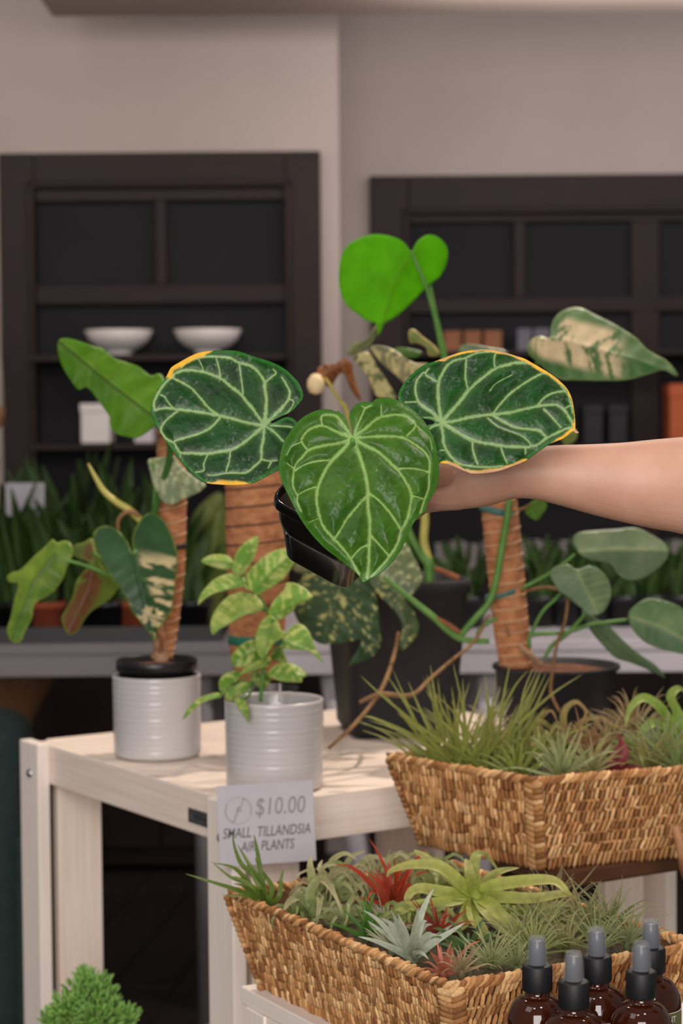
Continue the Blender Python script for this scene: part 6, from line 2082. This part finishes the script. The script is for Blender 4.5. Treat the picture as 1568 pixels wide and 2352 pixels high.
hero_leaf(an, ol_right, YCc, vr, (9, 54, 8), (18, 78, 16), (140, 172, 110), (0.12, -0.46), 2.1, 14, 0.0036, yel_right, brn_right, 'dark green heart leaf with pale veins and yellow brown crisped edge', rimcol=(32, 98, 30), rimw=8, curl=-0.003, gloss_specks=0.12)

soilc = pcen + tiltm @ Vector((0, 0, -0.010))
for J, Yj, mids in ((J1, YA, (700, 1060, 1.90)), (J2, YB, (812, 1080, 1.86)), (J3, YCc, (930, 1040, 1.885))):
    e_ = P(J[0], J[1] + 4, Yj + 0.004)
    tube('petiole', [soilc + Vector((0.004 * (J[0] - 790) / 200, 0, 0)), P(*mids), e_], [0.0032, 0.0026, 0.0022], 'stem_green', an, 8)

# ================================================================== FOREARM AND HAND
per = thing('person', 'bare freckled forearm and hand reaching in from the right, holding the black pot', 'person', P(1300, 1100, 1.94))
AY = 1.935
st_ = [(2480, 930, 1290, 1.80, 0.95), (2250, 935, 1300, 1.83, 0.95), (2050, 945, 1318, 1.86, 0.92), (1860, 965, 1322, 1.89, 0.92), (1700, 990, 1268, 1.915, 0.9), (1568, 1003, 1228, 1.925, 0.88), (1500, 1009, 1215, 1.93, 0.86), (1430, 1016, 1200, 1.932, 0.86), (1350, 1020, 1180, 1.935, 0.9), (1280, 1022, 1160, 1.937, 0.98),
       (1225, 1027, 1147, 1.938, 1.08), (1180, 1034, 1146, 1.938, 1.15), (1140, 1036, 1157, 1.938, 1.1), (1100, 1038, 1166, 1.94, 1.05), (1050, 1042, 1171, 1.942, 0.95), (1000, 1050, 1176, 1.945, 0.85), (968, 1062, 1180, 1.947, 0.75), (948, 1080, 1172, 1.948, 0.6)]
V, Fc = [], []
n_ = 32
stq = catmull([np.array(s_, float) for s_ in st_], 4)
for s_ in stq:
    x, y0_, y1_, Y, kd = s_
    a, b_ = P(x, y0_, Y), P(x, y1_, Y)
    c_ = (a + b_) / 2
    r = (a - b_).length / 2
    upv = (a - b_).normalized()
    for k in range(n_):
        th = 2 * math.pi * k / n_
        V.append(c_ + upv * (r * math.cos(th)) + Vector((0.05, 1, 0)) * (r * kd * 0.9 * math.sin(th)))
for i in range(len(stq) - 1):
    for k in range(n_):
        Fc.append((i * n_ + k, (i + 1) * n_ + k, (i + 1) * n_ + (k + 1) % n_, i * n_ + (k + 1) % n_))
Fc.append(tuple(range(n_)))
Fc.append(tuple(range((len(stq) - 1) * n_, len(stq) * n_))[::-1])
HV, HF = [np.array(V)], list(Fc)
nv = len(V)


def chain(pts, radii):
    global nv
    q = [Vector(p) for p in pts]
    V_, F_ = tube_geo(q, radii, 14, 5, 0.92)
    HV.append(V_)
    for f in F_:
        HF.append(tuple(i + nv for i in f))
    nv += len(V_)
    # round tip
    d = (q[-1] - q[-2]).normalized()
    V_, F_ = tube_geo([q[-1] - d * 0.001, q[-1] + d * radii[-1] * 0.5, q[-1] + d * radii[-1] * 0.85], [radii[-1], radii[-1] * 0.8, radii[-1] * 0.3], 14, 2, 0.92)
    HV.append(V_)
    for f in F_:
        HF.append(tuple(i + nv for i in f))
    nv += len(V_)


def pot_pt(hx, hy, z):
    return pcen + tiltm @ Vector((hx, hy, z))


# fingers run along the back-right wall of the pot, thumb along the front-right wall
w_ = lambda z: hs * (0.92 + 0.0 + (z + 0.01) * 2.3)
fr = 0.0078
for i, (z, reach, kx, yy) in enumerate(((-0.012, 0.030, 962, 1078), (-0.0265, 0.020, 962, 1098), (-0.041, 0.024, 962, 1118), (-0.054, 0.034, 962, 1138))):
    kn = P(kx, yy, 1.955)
    ww = w_(z) + fr * 0.92
    # local frame: +x local after 45deg yaw points right-back, wall x=+w faces right/back; wall y=-w faces right/front
    p1_ = pot_pt(ww + 0.003, -0.024, z)
    p2_ = pot_pt(ww, 0.002, z)
    p3_ = pot_pt(ww - 0.0002, 0.045 - reach, z)
    chain([kn, (kn + p1_) / 2 + Vector((0.004, 0.008, 0)), p1_, p2_, p3_], [0.0115, 0.0100, 0.0090, 0.0082, 0.0068] if i < 3 else [0.0105, 0.009, 0.008, 0.0072, 0.006])
tz = -0.026
ww = w_(tz) + 0.0085
chain([P(1010, 1085, 1.925), P(980, 1092, 1.905), pot_pt(hs * 0.98 + 0.006, -ww - 0.006, tz + 0.006), pot_pt(hs * 0.55, -ww, tz), pot_pt(hs * 0.12, -ww + 0.0004, tz)], [0.016, 0.0135, 0.0108, 0.0098, 0.0078])
# fleshy heel and web that tie palm, thumb and fingers together
chain([P(1060, 1120, 1.945), P(1000, 1118, 1.94), P(965, 1115, 1.942)], [0.022, 0.024, 0.018])
arm = obj('arm_and_hand', np.vstack(HV), HF, 'skin', per)
rm = arm.modifiers.new('remesh', 'REMESH')
rm.mode = 'VOXEL'
rm.voxel_size = 0.0018
rm.use_smooth_shade = True
sm_ = arm.modifiers.new('smooth', 'SMOOTH')
sm_.factor = 0.5
sm_.iterations = 6
# short dark sleeve around the upper arm, outside the picture on the right
q0, q1, q2 = P(2180, 1118, 1.842), P(2330, 1112, 1.82), P(2560, 1108, 1.79)
tube('sleeve', [q0, q1, q2], [0.088, 0.090, 0.094], 'black_cloth', per, 24)
